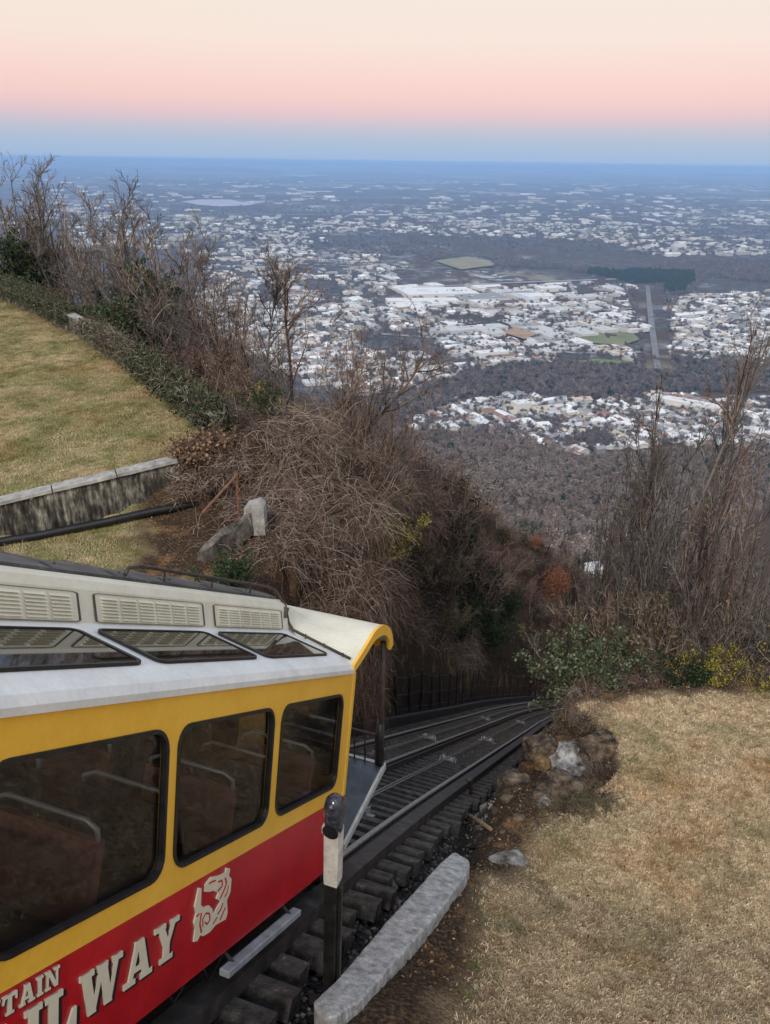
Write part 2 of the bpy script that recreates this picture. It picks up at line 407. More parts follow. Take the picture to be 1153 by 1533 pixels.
def scatter(name, mesh, P, rot, scl, label=None):
    src = bpy.data.objects.new(name + '_source', mesh)          # not linked to the scene: only instanced
    m = bpy.data.meshes.new(name); m.vertices.add(len(P)); m.vertices.foreach_set('co', np.asarray(P, np.float32).ravel())
    for k, a in (('rot', rot), ('scl', scl)):
        t = m.attributes.new(k, 'FLOAT_VECTOR', 'POINT'); t.data.foreach_set('vector', np.asarray(a, np.float32).ravel())
    m.update()
    o = bpy.data.objects.new(name, m); COL.objects.link(o)
    md = o.modifiers.new('scatter', 'NODES'); md.node_group = scatter_group(src)
    tag(o, label, None, None, 'stuff')
    return o

# ------------------------------------------------------------------ the railway
M_tie = surf_mat('old_tie_timber', (.014, .012, .011), (.085, .075, .07), 9, 0.8, 0.3, 0.5, 0.01, (.24, .22, .205), fine=45)
M_beam = surf_mat('creosoted_beam', (.012, .010, .010), (.05, .042, .042), 5, 0.6, 0.4, 0.3, 0.006, (.10, .09, .09))
M_rust = surf_mat('rail_steel', (.02, .014, .012), (.07, .05, .042), 12, 0.55, 0.5, 0.2, 0.003)
M_head = surf_mat('worn_rail_head', (.26, .255, .25), (.50, .495, .49), 20, 0.35, 0.6, 0.05, 0.002, metallic=0.6)
M_cable = surf_mat('greased_cable', (.06, .057, .056), (.24, .235, .235), 30, 0.45, 0.5, 0.1, 0.002)
M_roller = surf_mat('roller_paint', (.10, .105, .115), (.30, .31, .33), 14, 0.5, 0.4, 0.1, 0.003)

track = empty('railway_track', tpos(-3.9, 0.0), 'steep dark railway track plunging down the cutting on closely laid timber ties', 'railway track')
H0, H1 = -3.0, 58.0
def hs(step=0.5): return np.arange(H0, H1 + 0.01, step)
def frame(h):
    a = tpos(-3.9, h - 0.1); b_ = tpos(-3.9, h + 0.1); t = b_ - a; t /= np.linalg.norm(t)
    wv = RV - t * np.dot(RV, t); wv /= np.linalg.norm(wv)
    return t, wv, np.cross(wv, t)
def run(prof, w, dz, name, mat, h0=H0, h1=H1, step=0.5, smooth=False, jitter=0.0):
    mb = MB(); rings = []
    for h in np.arange(h0, h1 + 1e-6, step):
        t, wv, nv = frame(h); c = tpos(w, h, dz); j = rng.normal(0, jitter) if jitter else 0
        rings.append([c + wv * (a + j) + nv * (b_ + j) for a, b_ in prof])
    mb.sweep(rings); return mb.build(name, mat, track, smooth)
def rect(a, b_): return [(-a, -b_), (a, -b_), (a, b_), (-a, b_)]
# rails: web and foot in rusty steel with a bright head sitting on them
for w in (-2.62, -4.0, -5.08):
    r_ = run([(-.065, -.13), (.065, -.13), (.065, -.115), (.012, -.1), (.012, -.04), (-.012, -.04), (-.012, -.1), (-.065, -.115)], w, 0, 'rail', M_rust)
    mb = MB(); rings = []
    for h in hs(0.5):
        t, wv, nv = frame(h); c = tpos(w, h); rings.append([c + wv * a + nv * b_ for a, b_ in [(-.034, -.04), (.034, -.04), (.036, -.008), (.026, 0), (-.026, 0), (-.036, -.008)]])
    mb.sweep(rings); hd = mb.build('rail_head', M_head, r_)
run(rect(.016, .05), -3.84, -.07, 'guard_rail', M_rust)
run(rect(.10, .085), -2.37, -.085, 'guard_beam', M_beam, jitter=0.004)
run(rect(.10, .13), -5.85, .02, 'guard_beam', M_beam, jitter=0.006)
for w in (-3.25, -3.31, -4.55, -4.49): run([(.013 * math.cos(k * 1.047), .013 * math.sin(k * 1.047)) for k in range(6)], w, -.03, 'cable', M_cable)
# bolts along the near guard beam, one joined part per beam
mb = MB()
for k in range(120):
    h = 0.5 + k * 0.3; t, wv, nv = frame(h)
    for s in (-.045, .05): mb.box(tpos(-2.37 + s, h, 0.0) + nv * 0.003, wv * .011, t * .011, nv * .006)
bo = mb.build('bolts', M_rust, track); bo['kind'] = 'stuff'
# ties, each its own part
tie_meshes = []
for k in range(6):
    mb = MB(); L0, L1 = -2.05 + rng.uniform(-.05, .05), 2.02 + rng.uniform(-.05, .06); n = 9
    rings = []
    for q in range(n):
        u = L0 + (L1 - L0) * q / (n - 1); e = rng.normal(0, .007, 8).reshape(4, 2)
        rings.append([(u, a + e[i][0], b_ + e[i][1]) for i, (a, b_) in enumerate([(-.115, -.17), (.115, -.17), (.108, 0), (-.108, 0)])])
    mb.sweep(rings)
    m = bpy.data.meshes.new('tie'); m.from_pydata(mb.v, [], mb.f); m.materials.append(M_tie); m.update(); tie_meshes.append(m)
h = -1.0; k = 0
while h < 52:
    t, wv, nv = frame(h)
    o = bpy.data.objects.new('tie', tie_meshes[k % 6]); COL.objects.link(o); o.parent = track
    a = rng.normal(0, .012); w2 = wv * math.cos(a) + t * math.sin(a); t2 = np.cross(nv, w2)
    Mx = Matrix(((w2[0], t2[0], nv[0]), (w2[1], t2[1], nv[1]), (w2[2], t2[2], nv[2]))).to_4x4()
    Mx.translation = Vector(tpos(-3.93 + rng.normal(0, .035), h, 0) - nv * 0.13) - track.location
    o.matrix_local = Mx
    k += 1; h += 0.445 * (0.82 if h > 6 else 0.85)
# cable rollers
for (w, h) in ((-3.28, 14.2), (-3.28, 19.6), (-4.52, 17.0), (-4.52, 26), (-3.28, 28), (-3.28, 8.2)):
    t, wv, nv = frame(h); c = tpos(w, h, -.02)
    mb = MB()
    prof = [(-.16, .05), (-.15, .10), (-.09, .065), (.09, .065), (.15, .10), (.16, .05)]
    for (u0, r0), (u1, r1) in zip(prof[:-1], prof[1:]): mb.tube([c + wv * u0 - nv * .07, c + wv * u1 - nv * .07], [r0, r1], 12)
    ro = mb.build('cable_roller', M_roller, track, smooth=False)
    for s in (-1, 1):
        pr_ = [(.178, -.02), (.202, -.02), (.202, -.123), (.30, -.123), (.30, -.147), (.178, -.147)]
        mb = MB(); mb.sweep([[c + wv * s * a + nv * b_ + t * e for a, b_ in pr_] for e in (-.10, .10)]); mb.build('bracket', M_roller, ro)
# signal cable lying along the ties outside the beam
# ballast stones beside the ties
mb = MB(); ico = [(0, 0, 1), (.9, 0, .1), (.2, .85, 0), (-.75, .5, -.1), (-.7, -.55, 0), (.25, -.85, .1), (0, 0, -.7)]
stm = bpy.data.meshes.new('ballast_stone'); stm.from_pydata(ico, [], [(0, 1, 2), (0, 2, 3), (0, 3, 4), (0, 4, 5), (0, 5, 1), (6, 2, 1), (6, 3, 2), (6, 4, 3), (6, 5, 4), (6, 1, 5)])
mS, ntS, bS = new_mat('ballast_stone', 0.9, 0.2)
ntS.links.new(ramp(ntS, ntS.nodes.new('ShaderNodeObjectInfo').outputs['Random'], [(0, (.012, .012, .013)), (.6, (.05, .047, .046)), (.9, (.15, .135, .125)), (1, (.28, .25, .22))]), bS.inputs['Base Color'])
stm.materials.append(mS)
N = 9000
hw = np.stack([rng.uniform(-6.1, -1.55, N), rng.uniform(0.5, 1, N) ** 1 * 0 + rng.uniform(1, 26, N) ** 1], 1)
side = rng.random(N) < 0.6; hw[side, 0] = rng.uniform(-2.25, -1.45, side.sum())
px_, py_ = xy(hw[:, 0] + curve(hw[:, 1]), hw[:, 1]); pz_ = terrain(px_, py_)
sc = rng.uniform(.018, .045, N) * (1 + (rng.random(N) > .96) * 1.5)
scatter('ballast_gravel', stm, np.stack([px_, py_, pz_ + sc * .3], 1), rng.uniform(0, 6.28, (N, 3)), np.stack([sc, sc * rng.uniform(.7, 1.2, N), sc * .8], 1))

# ------------------------------------------------------------------ the incline car
LEAN = 0.33
def C(sv, w, n):
    return DV * (sv - LEAN * (n + 1)) + RV * w + NV * n
def car_sv(px, py, w):
    q = RAY(px, py); p = q * (w / (q @ RV)); n = p @ NV
    return p @ DV + LEAN * (n + 1), n
M_yellow = surf_mat('yellow_paint', (.82, .44, .035), (.90, .53, .065), 3, 0.32, 0.5, 0.05, 0.002, fine=25)
M_red = surf_mat('red_paint', (.38, .007, .012), (.56, .016, .024), 2.2, 0.30, 0.38, 0.04, 0.002, fine=20)
M_cream = surf_mat('cream_paint', (.66, .63, .50), (.78, .75, .62), 4, 0.45, 0.4, 0.05, 0.002, fine=30)
M_white = surf_mat('white_roof_paint', (.66, .67, .66), (.84, .85, .84), 3, 0.4, 0.45, 0.05, 0.002, fine=30)
M_letter = surf_mat('cream_lettering', (.68, .62, .47), (.76, .70, .55), 8, 0.5, 0.3, 0)
M_shade = surf_mat('black_lettering', (.015, .01, .01), (.03, .02, .02), 8, 0.5, 0.3, 0)
M_rubber = surf_mat('black_rubber', (.006, .006, .007), (.022, .022, .024), 12, 0.45, 0.4, 0.1, 0.002)
M_roof = surf_mat('dark_roof_felt', (.035, .036, .04), (.10, .10, .105), 5, 0.5, 0.4, 0.2, 0.004, (.2, .2, .21))
M_dark = surf_mat('underframe_black', (.006, .006, .006), (.03, .028, .027), 7, 0.6, 0.35, 0.3, 0.004, (.075, .065, .06))
M_chrome = surf_mat('grab_rail_steel', (.70, .69, .66), (.82, .81, .78), 10, 0.35, 0.6, 0, metallic=0.4)
M_seat = surf_mat('brown_seat_vinyl', (.06, .043, .038), (.13, .09, .08), 6, 0.5, 0.4, 0.1, 0.003)
M_redseat = surf_mat('red_seat_vinyl', (.55, .15, .12), (.66, .27, .21), 6, 0.5, 0.4, 0.1, 0.003)
M_floor = surf_mat('car_floor', (.10, .095, .09), (.22, .21, .19), 6, 0.7, 0.3, 0.1, 0.003)
M_plate = surf_mat('platform_plate', (.03, .036, .046), (.09, .105, .13), 5, 0.45, 0.5, 0.2, 0.003, (.22, .24, .26))
M_plate2 = surf_mat('step_board_paint', (.18, .2, .22), (.34, .37, .40), 6, 0.5, 0.4, 0.1, 0.002)
M_edge = surf_mat('platform_edge', (.3, .31, .32), (.5, .5, .5), 9, 0.4, 0.5, 0.1, 0.002)
def glass(name, tint, gloss, rough=0.02, fmul=.8):
    m = bpy.data.materials.new(name); m.use_nodes = True; nt = m.node_tree; nt.nodes.clear()
    o = nt.nodes.new('ShaderNodeOutputMaterial'); mx = nt.nodes.new('ShaderNodeMixShader'); t = nt.nodes.new('ShaderNodeBsdfTransparent'); g = nt.nodes.new('ShaderNodeBsdfGlossy')
    t.inputs[0].default_value = (*tint, 1); g.inputs['Roughness'].default_value = rough
    fr = nt.nodes.new('ShaderNodeFresnel'); fr.inputs[0].default_value = 1.5
    P = nt.nodes.new('ShaderNodeNewGeometry').outputs['Position']
    gr = mathn(nt, 'MULTIPLY_ADD', noise(nt, 9, 6, P, 0.7), 0.12, 0.0)
    nt.links.new(mathn(nt, 'ADD', rough, mathn(nt, 'MULTIPLY', gr, 0.3)), g.inputs['Roughness'])
    f = mathn(nt, 'MULTIPLY_ADD', fr.outputs[0], fmul, gloss)
    nt.links.new(f, mx.inputs[0]); nt.links.new(t.outputs[0], mx.inputs[1]); nt.links.new(g.outputs[0], mx.inputs[2]); nt.links.new(mx.outputs[0], o.inputs[0])
    return m
M_glass = glass('smoked_window_glass', (.60, .62, .65), 0.006, 0.01, .3)
M_sky = glass('skylight_glass', (.16, .16, .17), 0.30)

car = empty('funicular_car', C(2.0, -3.3, -2.9), 'yellow and red incline railway car with cream louvred roof and smoked windows', 'railway car')
WR, WL = -2.3, -4.4
SV0, SV1 = -3.2, 7.32

def rrect(a0, a1, b0, b1, rad, k=5):
    pts = []
    for cx_, cy_, t0 in ((a1 - rad, b1 - rad, 0), (a0 + rad, b1 - rad, 90), (a0 + rad, b0 + rad, 180), (a1 - rad, b0 + rad, 270)):
        for i in range(k + 1):
            t = R(t0 + 90 * i / k); pts.append((cx_ + rad * math.cos(t), cy_ + rad * math.sin(t)))
    return pts
def panel(name, outer, holes, fn, thick, mat, parent, inward):
    """flat panel with holes; fn maps (a, b, depth) to the world"""
    loops = [outer] + holes
    tris = tessellate_polygon([[Vector((a, b_, 0)) for a, b_ in lp] for lp in loops])
    flat = [p for lp in loops for p in lp]
    mb = MB()
    fr = [fn(a, b_, 0) for a, b_ in flat]; bk = [fn(a, b_, thick) for a, b_ in flat]; N_ = len(flat)
    out_dir = -(np.asarray(inward))
    fs = []
    for t in tris:
        nrm = np.cross(fr[t[1]] - fr[t[0]], fr[t[2]] - fr[t[0]])
        t = t if nrm @ out_dir > 0 else t[::-1]
        fs.append(tuple(t)); fs.append(tuple(i + N_ for i in t[::-1]))
    b0 = 0
    for lp in loops:
        n_ = len(lp)
        for i in range(n_): fs.append((b0 + i, b0 + (i + 1) % n_, b0 + N_ + (i + 1) % n_, b0 + N_ + i))
        b0 += n_
    mb.add(fr + bk, fs)
    o = mb.build(name, mat, parent)
    return o
def ring(name, a0, a1, b0, b1, rad, wid, fn, d0, d1, mat, parent):
    """rounded gasket"""
    outer = rrect(a0, a1, b0, b1, rad, 6); inner = rrect(a0 + wid, a1 - wid, b0 + wid, b1 - wid, max(rad - wid, .01), 6)
    mb = MB(); rings = []
    for (p, q) in zip(outer, inner):
        rings.append([fn(*p, d0), fn(*p, d1), fn(*q, d1), fn(*q, d0)])
    mb.sweep(rings + [rings[0]], closed=True, caps=False)
    return mb.build(name, mat, parent, smooth=False)
fR = lambda a, b_, dd: C(a, WR - dd, b_)
fL = lambda a, b_, dd: C(a, WL + dd, b_)
wins = [(-3.02 + 0.0, -1.75), (-1.62, -.32), (-.2, 1.15), (1.28, 2.52), (2.66, 4.01), (4.13, 5.47), (5.62, 7.03)]
NT, NB, NS, NBOT = -.97, -1.87, -2.03, -2.74
for fn, inw, ww in ((fR, -RV, WR), (fL, RV, WL)):
    holes = [rrect(a, b_, NB, NT, .13, 5) for a, b_ in wins]
    panel('side_panel', [(SV0, NS), (SV1, NS), (SV1, -.72), (SV0, -.72)], holes, fn, .045, M_yellow, car, inw)
    panel('lower_panel', [(SV0, NBOT), (SV1 - .0, NBOT), (SV1, NS - .002), (SV0, NS - .002)], [], lambda a, b_, dd, fn=fn: fn(a, b_, dd + .004), .045, M_red, car, inw)
    for a, b_ in wins:
        mb = MB(); pts = rrect(a + .01, b_ - .01, NB + .01, NT - .01, .12, 5)
        mb.add([fn(p, q, .022) for p, q in pts], [tuple(range(len(pts)))]); mb.add([fn(p, q, .028) for p, q in pts], [tuple(range(len(pts)))[::-1]])
        pane = mb.build('window', M_glass, car)
        ring('window_gasket', a - .012, b_ + .012, NB - .012, NT + .012, .142, .026, fn, -.010, .03, M_rubber, pane)
# front bulkhead with a doorway window each side
fF = lambda a, b_, dd: C(SV1 - dd, a, b_)
fh = [rrect(-3.2, -2.42, NB, NT, .1, 5), rrect(-4.28, -3.5, NB, NT, .1, 5)]
panel('end_panel', [(WL + .05, NBOT), (WR - .05, NBOT), (WR - .05, -.74), (-2.95, -.5), (-3.75, -.5), (WL + .05, -.74)], fh, fF, .05, M_yellow, car, -DV)
for (a0, a1) in ((-3.2, -2.42), (-4.28, -3.5)):
    mb = MB(); pts = rrect(a0, a1, NB, NT, .1, 5); mb.add([fF(p, q, .025) for p, q in pts], [tuple(range(len(pts)))])
    pn = mb.build('end_window', M_glass, car); ring('window_gasket', a0 - .01, a1 + .01, NB - .01, NT + .01, .11, .035, fF, -.01, .04, M_rubber, pn)
# corner post where the side wall meets the open platform
mb = MB(); mb.sweep([[C(SV1 + a, WR + b_, nn) for a, b_ in ((-.05, .006), (.035, .006), (.035, -.075), (-.05, -.075))] for nn in (-2.03, -.76)]); mb.build('corner_post', M_yellow, car, bevel=.012)
mb = MB(); mb.sweep([[C(SV1 + a, WR + b_, nn) for a, b_ in ((-.05, .003), (.033, .003), (.033, -.075), (-.05, -.075))] for nn in (NBOT, -2.032)]); mb.build('corner_post', M_red, car, bevel=.01)

# roof: eave strip, skylight slope, clerestory, top
prof = [(-2.275, -.775), (-2.27, -.735), (-2.30, -.69), (-2.42, -.628), (-2.90, -.53), (-2.965, -.495)]
full = prof + [(-6.7 - a, b_) for a, b_ in prof[::-1]]
mb = MB(); mb.sweep([[C(s, a, b_) for a, b_ in full] for s in (SV0, -1, 1, 3, 5, 7.22)], closed=True); mb.build('roof_slope', M_white, car)
cl = [(-2.968, -.50), (-3.0, -.30), (-3.03, -.25), (-3.09, -.225)]
clf = cl + [(-6.7 - a, b_) for a, b_ in cl[::-1]]
mb = MB(); mb.sweep([[C(s, a, b_) for a, b_ in clf] for s in (SV0, 2, 7.2)], closed=True); mb.build('clerestory', M_cream, car)
tp = [(-3.10, -.222), (-3.10, -.205), (-3.22, -.185), (-3.35, -.18), (-3.48, -.185), (-3.60, -.205), (-3.60, -.222)]
mb = MB(); mb.sweep([[C(s, a, b_) for a, b_ in tp] for s in (SV0, 2, 7.12)], closed=True); mb.build('roof_top', M_roof, car)
mb = MB()
for s in np.arange(SV0 + .4, 7.1, .62): mb.box(C(s, -3.35, -.178), DV * .012, RV * .23, NV * .006)
rb = mb.build('roof_seams', M_roof, car); rb['kind'] = 'stuff'
# skylights on the slope
def fS(a, b_, dd):           # a along, b_ from 0 (outer) to 1 (inner), dd out of the slope
    return C(a, -2.43 + (-2.885 + 2.43) * b_, -.626 + (-.533 + .626) * b_ + .004 + dd)
for (a, b_) in [(s - .02, s + 1.27) for s in (-1.75, -.28, 1.19, 2.66, 4.13, 5.60)]:
    pts = rrect(a, b_, .02, .98, .07, 4)
    mb = MB(); mb.add([fS(p, q, .012) for p, q in pts], [tuple(range(len(pts)))[::-1]])
    pn = mb.build('skylight', M_sky, car)
    if (np.array(pn.data.polygons[0].normal) @ NV) < 0: pn.data.flip_normals()
    mb = MB(); mb.add([fS(p, q, .002) for p, q in pts], [tuple(range(len(pts)))[::-1]]); mb.build('skylight_backing', M_dark, pn)  # black sheet under the glass, laid on the uncut roof slope
    ring('skylight_gasket', a - .015, b_ + .015, -.02, 1.02, .10, .030, fS, .0, .018, M_rubber, pn)
# clerestory louvres: framed panels of slats, each slat its own piece
c0, c1 = np.array([-2.968, -.485]), np.array([-2.998, -.315])
def fC(a, b_, dd): q = c0 + (c1 - c0) * b_; return C(a, q[0] + dd, q[1] + dd * .12)
mb = MB()
def slat_mesh(wid):
    mb = MB()
    vs = [fC(a, b_, dd) - fC(0, 0, 0) for a in (0, wid) for b_, dd in ((0.0, .004), (0.0, .020), (.085, .006), (.085, .002))]
    mb.add(vs, [(0, 4, 5, 1), (1, 5, 6, 2), (2, 6, 7, 3), (0, 1, 2, 3), (4, 7, 6, 5)])
    m = bpy.data.meshes.new('louvre_slat'); m.from_pydata(mb.v, [], mb.f); m.materials.append(M_cream); m.update(); return m
sm_ = slat_mesh(.165)
for (a, b_) in ((-.2, 1.08), (1.25, 2.55), (2.76, 4.06), (4.22, 5.52), (5.70, 7.0)):
    lp = panel('louvre_panel', rrect(a, b_, .0, .97, .05, 4), [], lambda p, q, dd: fC(p, q, .004 - dd), .004, M_cream, car, -RV)
    ring('louvre_frame', a - .012, b_ + .012, -.02, 1.0, .075, .016, lambda p, q, dd: fC(p, q, dd), .003, .008, M_seat, lp)
    nc = 6; pitch = (b_ - a - .09) / nc
    for i in range(nc):
        for j in range(7):
            o = bpy.data.objects.new('louvre_slat', sm_); COL.objects.link(o); o.parent = lp
            o.location = Vector(fC(a + .06 + i * pitch, .09 + j * .118, 0.001)) - parent_world(lp)
# roof rails and pipe
mb = MB(); mb.tube([C(4.72, -3.13, -.19), C(4.76, -3.13, -.14), C(4.9, -3.13, -.115), C(6.95, -3.13, -.12), C(7.1, -3.1, -.15), C(7.16, -3.02, -.27), C(7.17, -2.98, -.42), C(7.18, -2.93, -.485), C(7.2, -2.32, -.64)], .014, 8); mb.build('roof_rail', M_rust, car, smooth=True)
mb = MB()
for s in (5.2, 5.9, 6.6): mb.tube([C(s, -3.13, -.21), C(s, -3.13, -.12)], .008, 6)
for w_ in (-2.4, -2.6, -2.8): mb.tube([C(7.2, w_, -.68 + (-2.32 - w_) * .24), C(7.2, w_, -.62 + (-2.32 - w_) * .25)], .008, 6)
mb.build('rail_bracket', M_rust, car)
mb = MB(); mb.box(C(7.1, -2.99, -.33), DV * .02, RV * .022, NV * .05); mb.build('lamp_bracket', M_rust, car)
# hood over the open platform: lofted from the roof end to a drooping front edge
def hz(h, z, w): return HV * h + RV * w + np.array([0, 0, z])
front = [(5.95, -4.36), (6.20, -4.33), (6.42, -4.40), (6.58, -4.50), (6.70, -4.64), (6.765, -4.78), (6.77, -4.87)]
rear = [(-2.29, -.70), (-2.42, -.635), (-2.62, -.59), (-2.90, -.53), (-2.97, -.46), (-3.0, -.33), (-3.05, -.26), (-3.2, -.235)]
rear = rear + [(-6.7 - a, b_) for a, b_ in rear[::-1]]
def rib(a, b_, off):
    p0 = C(7.18, a, b_); h0, z0 = p0 @ HV, p0[2]; out = []
    pts = [(h0, z0)]
    lift = max(0, z0 + 4.33)                      # higher ribs ease down to the common arch
    if lift < 0.02: pts += front
    else:
        pts += [(h0 + (6.2 - h0) * .5, z0 * .45 + -4.30 * .55 + .02), (6.20, -4.32), *front[2:]]
        pts.insert(2, (h0 + (6.2 - h0) * .75, -4.315 + lift * .12))
    P_ = np.array(pts); s_ = np.concatenate([[0], np.cumsum(np.linalg.norm(np.diff(P_, axis=0), axis=1))]); u = np.linspace(0, s_[-1], 22)
    hh, zz = np.interp(u, s_, P_[:, 0]), np.interp(u, s_, P_[:, 1])
    for _ in range(2): hh[1:-1] = (hh[:-2] + 2 * hh[1:-1] + hh[2:]) / 4; zz[1:-1] = (zz[:-2] + 2 * zz[1:-1] + zz[2:]) / 4
    return [hz(x, y - off, a) for x, y in zip(hh, zz)]
mb = MB()
for off, flip in ((0, 0), (.035, 1)):
    g = [rib(a, b_, off) for a, b_ in rear]; n_ = len(g[0])
    fs = [(i * n_ + j, i * n_ + j + 1, (i + 1) * n_ + j + 1, (i + 1) * n_ + j) for i in range(len(g) - 1) for j in range(n_ - 1)]
    mb.add([p for q in g for p in q], [q[::-1] for q in fs] if flip else fs)
hood = mb.build('hood', M_cream, car, smooth=True)
for a, sgn in ((-2.28, 1), (-4.42, -1)):
    top = rib(-2.29, -.70, -.006)
    mb = MB(); rings = []
    for k, p in enumerate(top):
        t = np.array(top[min(k + 1, 21)]) - np.array(top[max(k - 1, 0)]); t /= np.linalg.norm(t); dn = np.cross(t, RV); dn = dn if dn[2] < 0 else -dn
        if k > 15: dn = dn / np.linalg.norm(dn)
        p = p + RV * (a - (-2.29)); wd = .115 - .03 * abs(k - 11) / 11
        rings.append([p + RV * .012, p - RV * .02, p - RV * .02 + dn * wd, p + RV * .012 + dn * wd])
    mb.sweep(rings); mb.build('hood_fascia', M_yellow, car)
mb = MB(); q = rib(-2.29, -.70, 0)[-1]; q2 = rib(-4.41, -.70, 0)[-1]
mb.box((q + q2) / 2 + np.array([0, 0, .01]), (q2 - q) / 2, HV * .012, np.array([0, 0, .05])); mb.build('hood_fascia', M_yellow, car)
# platform, posts, guard rails
zp = -6.52
def prism(mb, pts, z0, z1): n_ = len(pts); mb.add([np.array([*p, z0]) for p in pts] + [np.array([*p, z1]) for p in pts], [tuple(range(n_))[::-1], tuple(range(n_, 2 * n_))] + [(i, (i + 1) % n_, n_ + (i + 1) % n_, n_ + i) for i in range(n_)])
mb = MB(); prism(mb, [xy(-2.34, 5.3), xy(-2.34, 6.66), xy(-4.36, 6.66), xy(-4.36, 5.3)][::-1], zp - .05, zp); mb.build('platform', M_plate, car)
mb = MB(); prism(mb, [xy(-2.305, 5.42), xy(-2.305, 6.70), xy(-2.338, 6.70), xy(-2.338, 5.42)], zp - .07, zp + .012); prism(mb, [xy(-2.34, 6.662), xy(-2.34, 6.70), xy(-4.36, 6.70), xy(-4.36, 6.662)], zp - .07, zp + .012); mb.build('platform_edge', M_edge, car)
mb = MB(); prism(mb, [xy(-2.5, 5.2), xy(-2.5, 6.5), xy(-4.2, 6.5), xy(-4.2, 5.2)], zp - .45, zp - .09); mb.build('platform_bracket', M_dark, car)
for w_ in (-2.36, -4.34):
    mb = MB(); mb.tube([hz(6.66, zp, w_), hz(6.69, -4.80, w_)], .03, 10); mb.build('hood_post', M_rust, car, smooth=True)
    mb = MB(); mb.tube([hz(6.66, zp + .01, w_ - .01), hz(6.665, zp + .62, w_ - .01)], .048, 10); mb.build('post_sleeve', M_rubber, car, smooth=True)
mb = MB()
for w0, w1 in ((-2.42, -2.95), (-3.7, -4.28)):
    mb.tube([hz(6.64, zp + .45, w0), hz(6.64, zp + .45, w1)], .017, 8); mb.tube([hz(6.64, zp + .12, w0), hz(6.64, zp + .12, w1)], .012, 8)
    for u in np.linspace(w0, w1, 5): mb.tube([hz(6.64, zp, u), hz(6.64, zp + .45, u)], .011, 6)
mb.build('guard_rail', M_rust, car)
for w_ in (-2.62, -4.05):
    mb = MB(); mb.tube([hz(6.2, zp, w_), hz(6.2, zp + .78, w_), hz(6.21, zp + .86, w_ - .03), hz(6.21, zp + .88, w_ - .12), hz(6.21, zp + .88, w_ - .42)], .016, 8); mb.build('hand_rail', M_chrome, car, smooth=True)
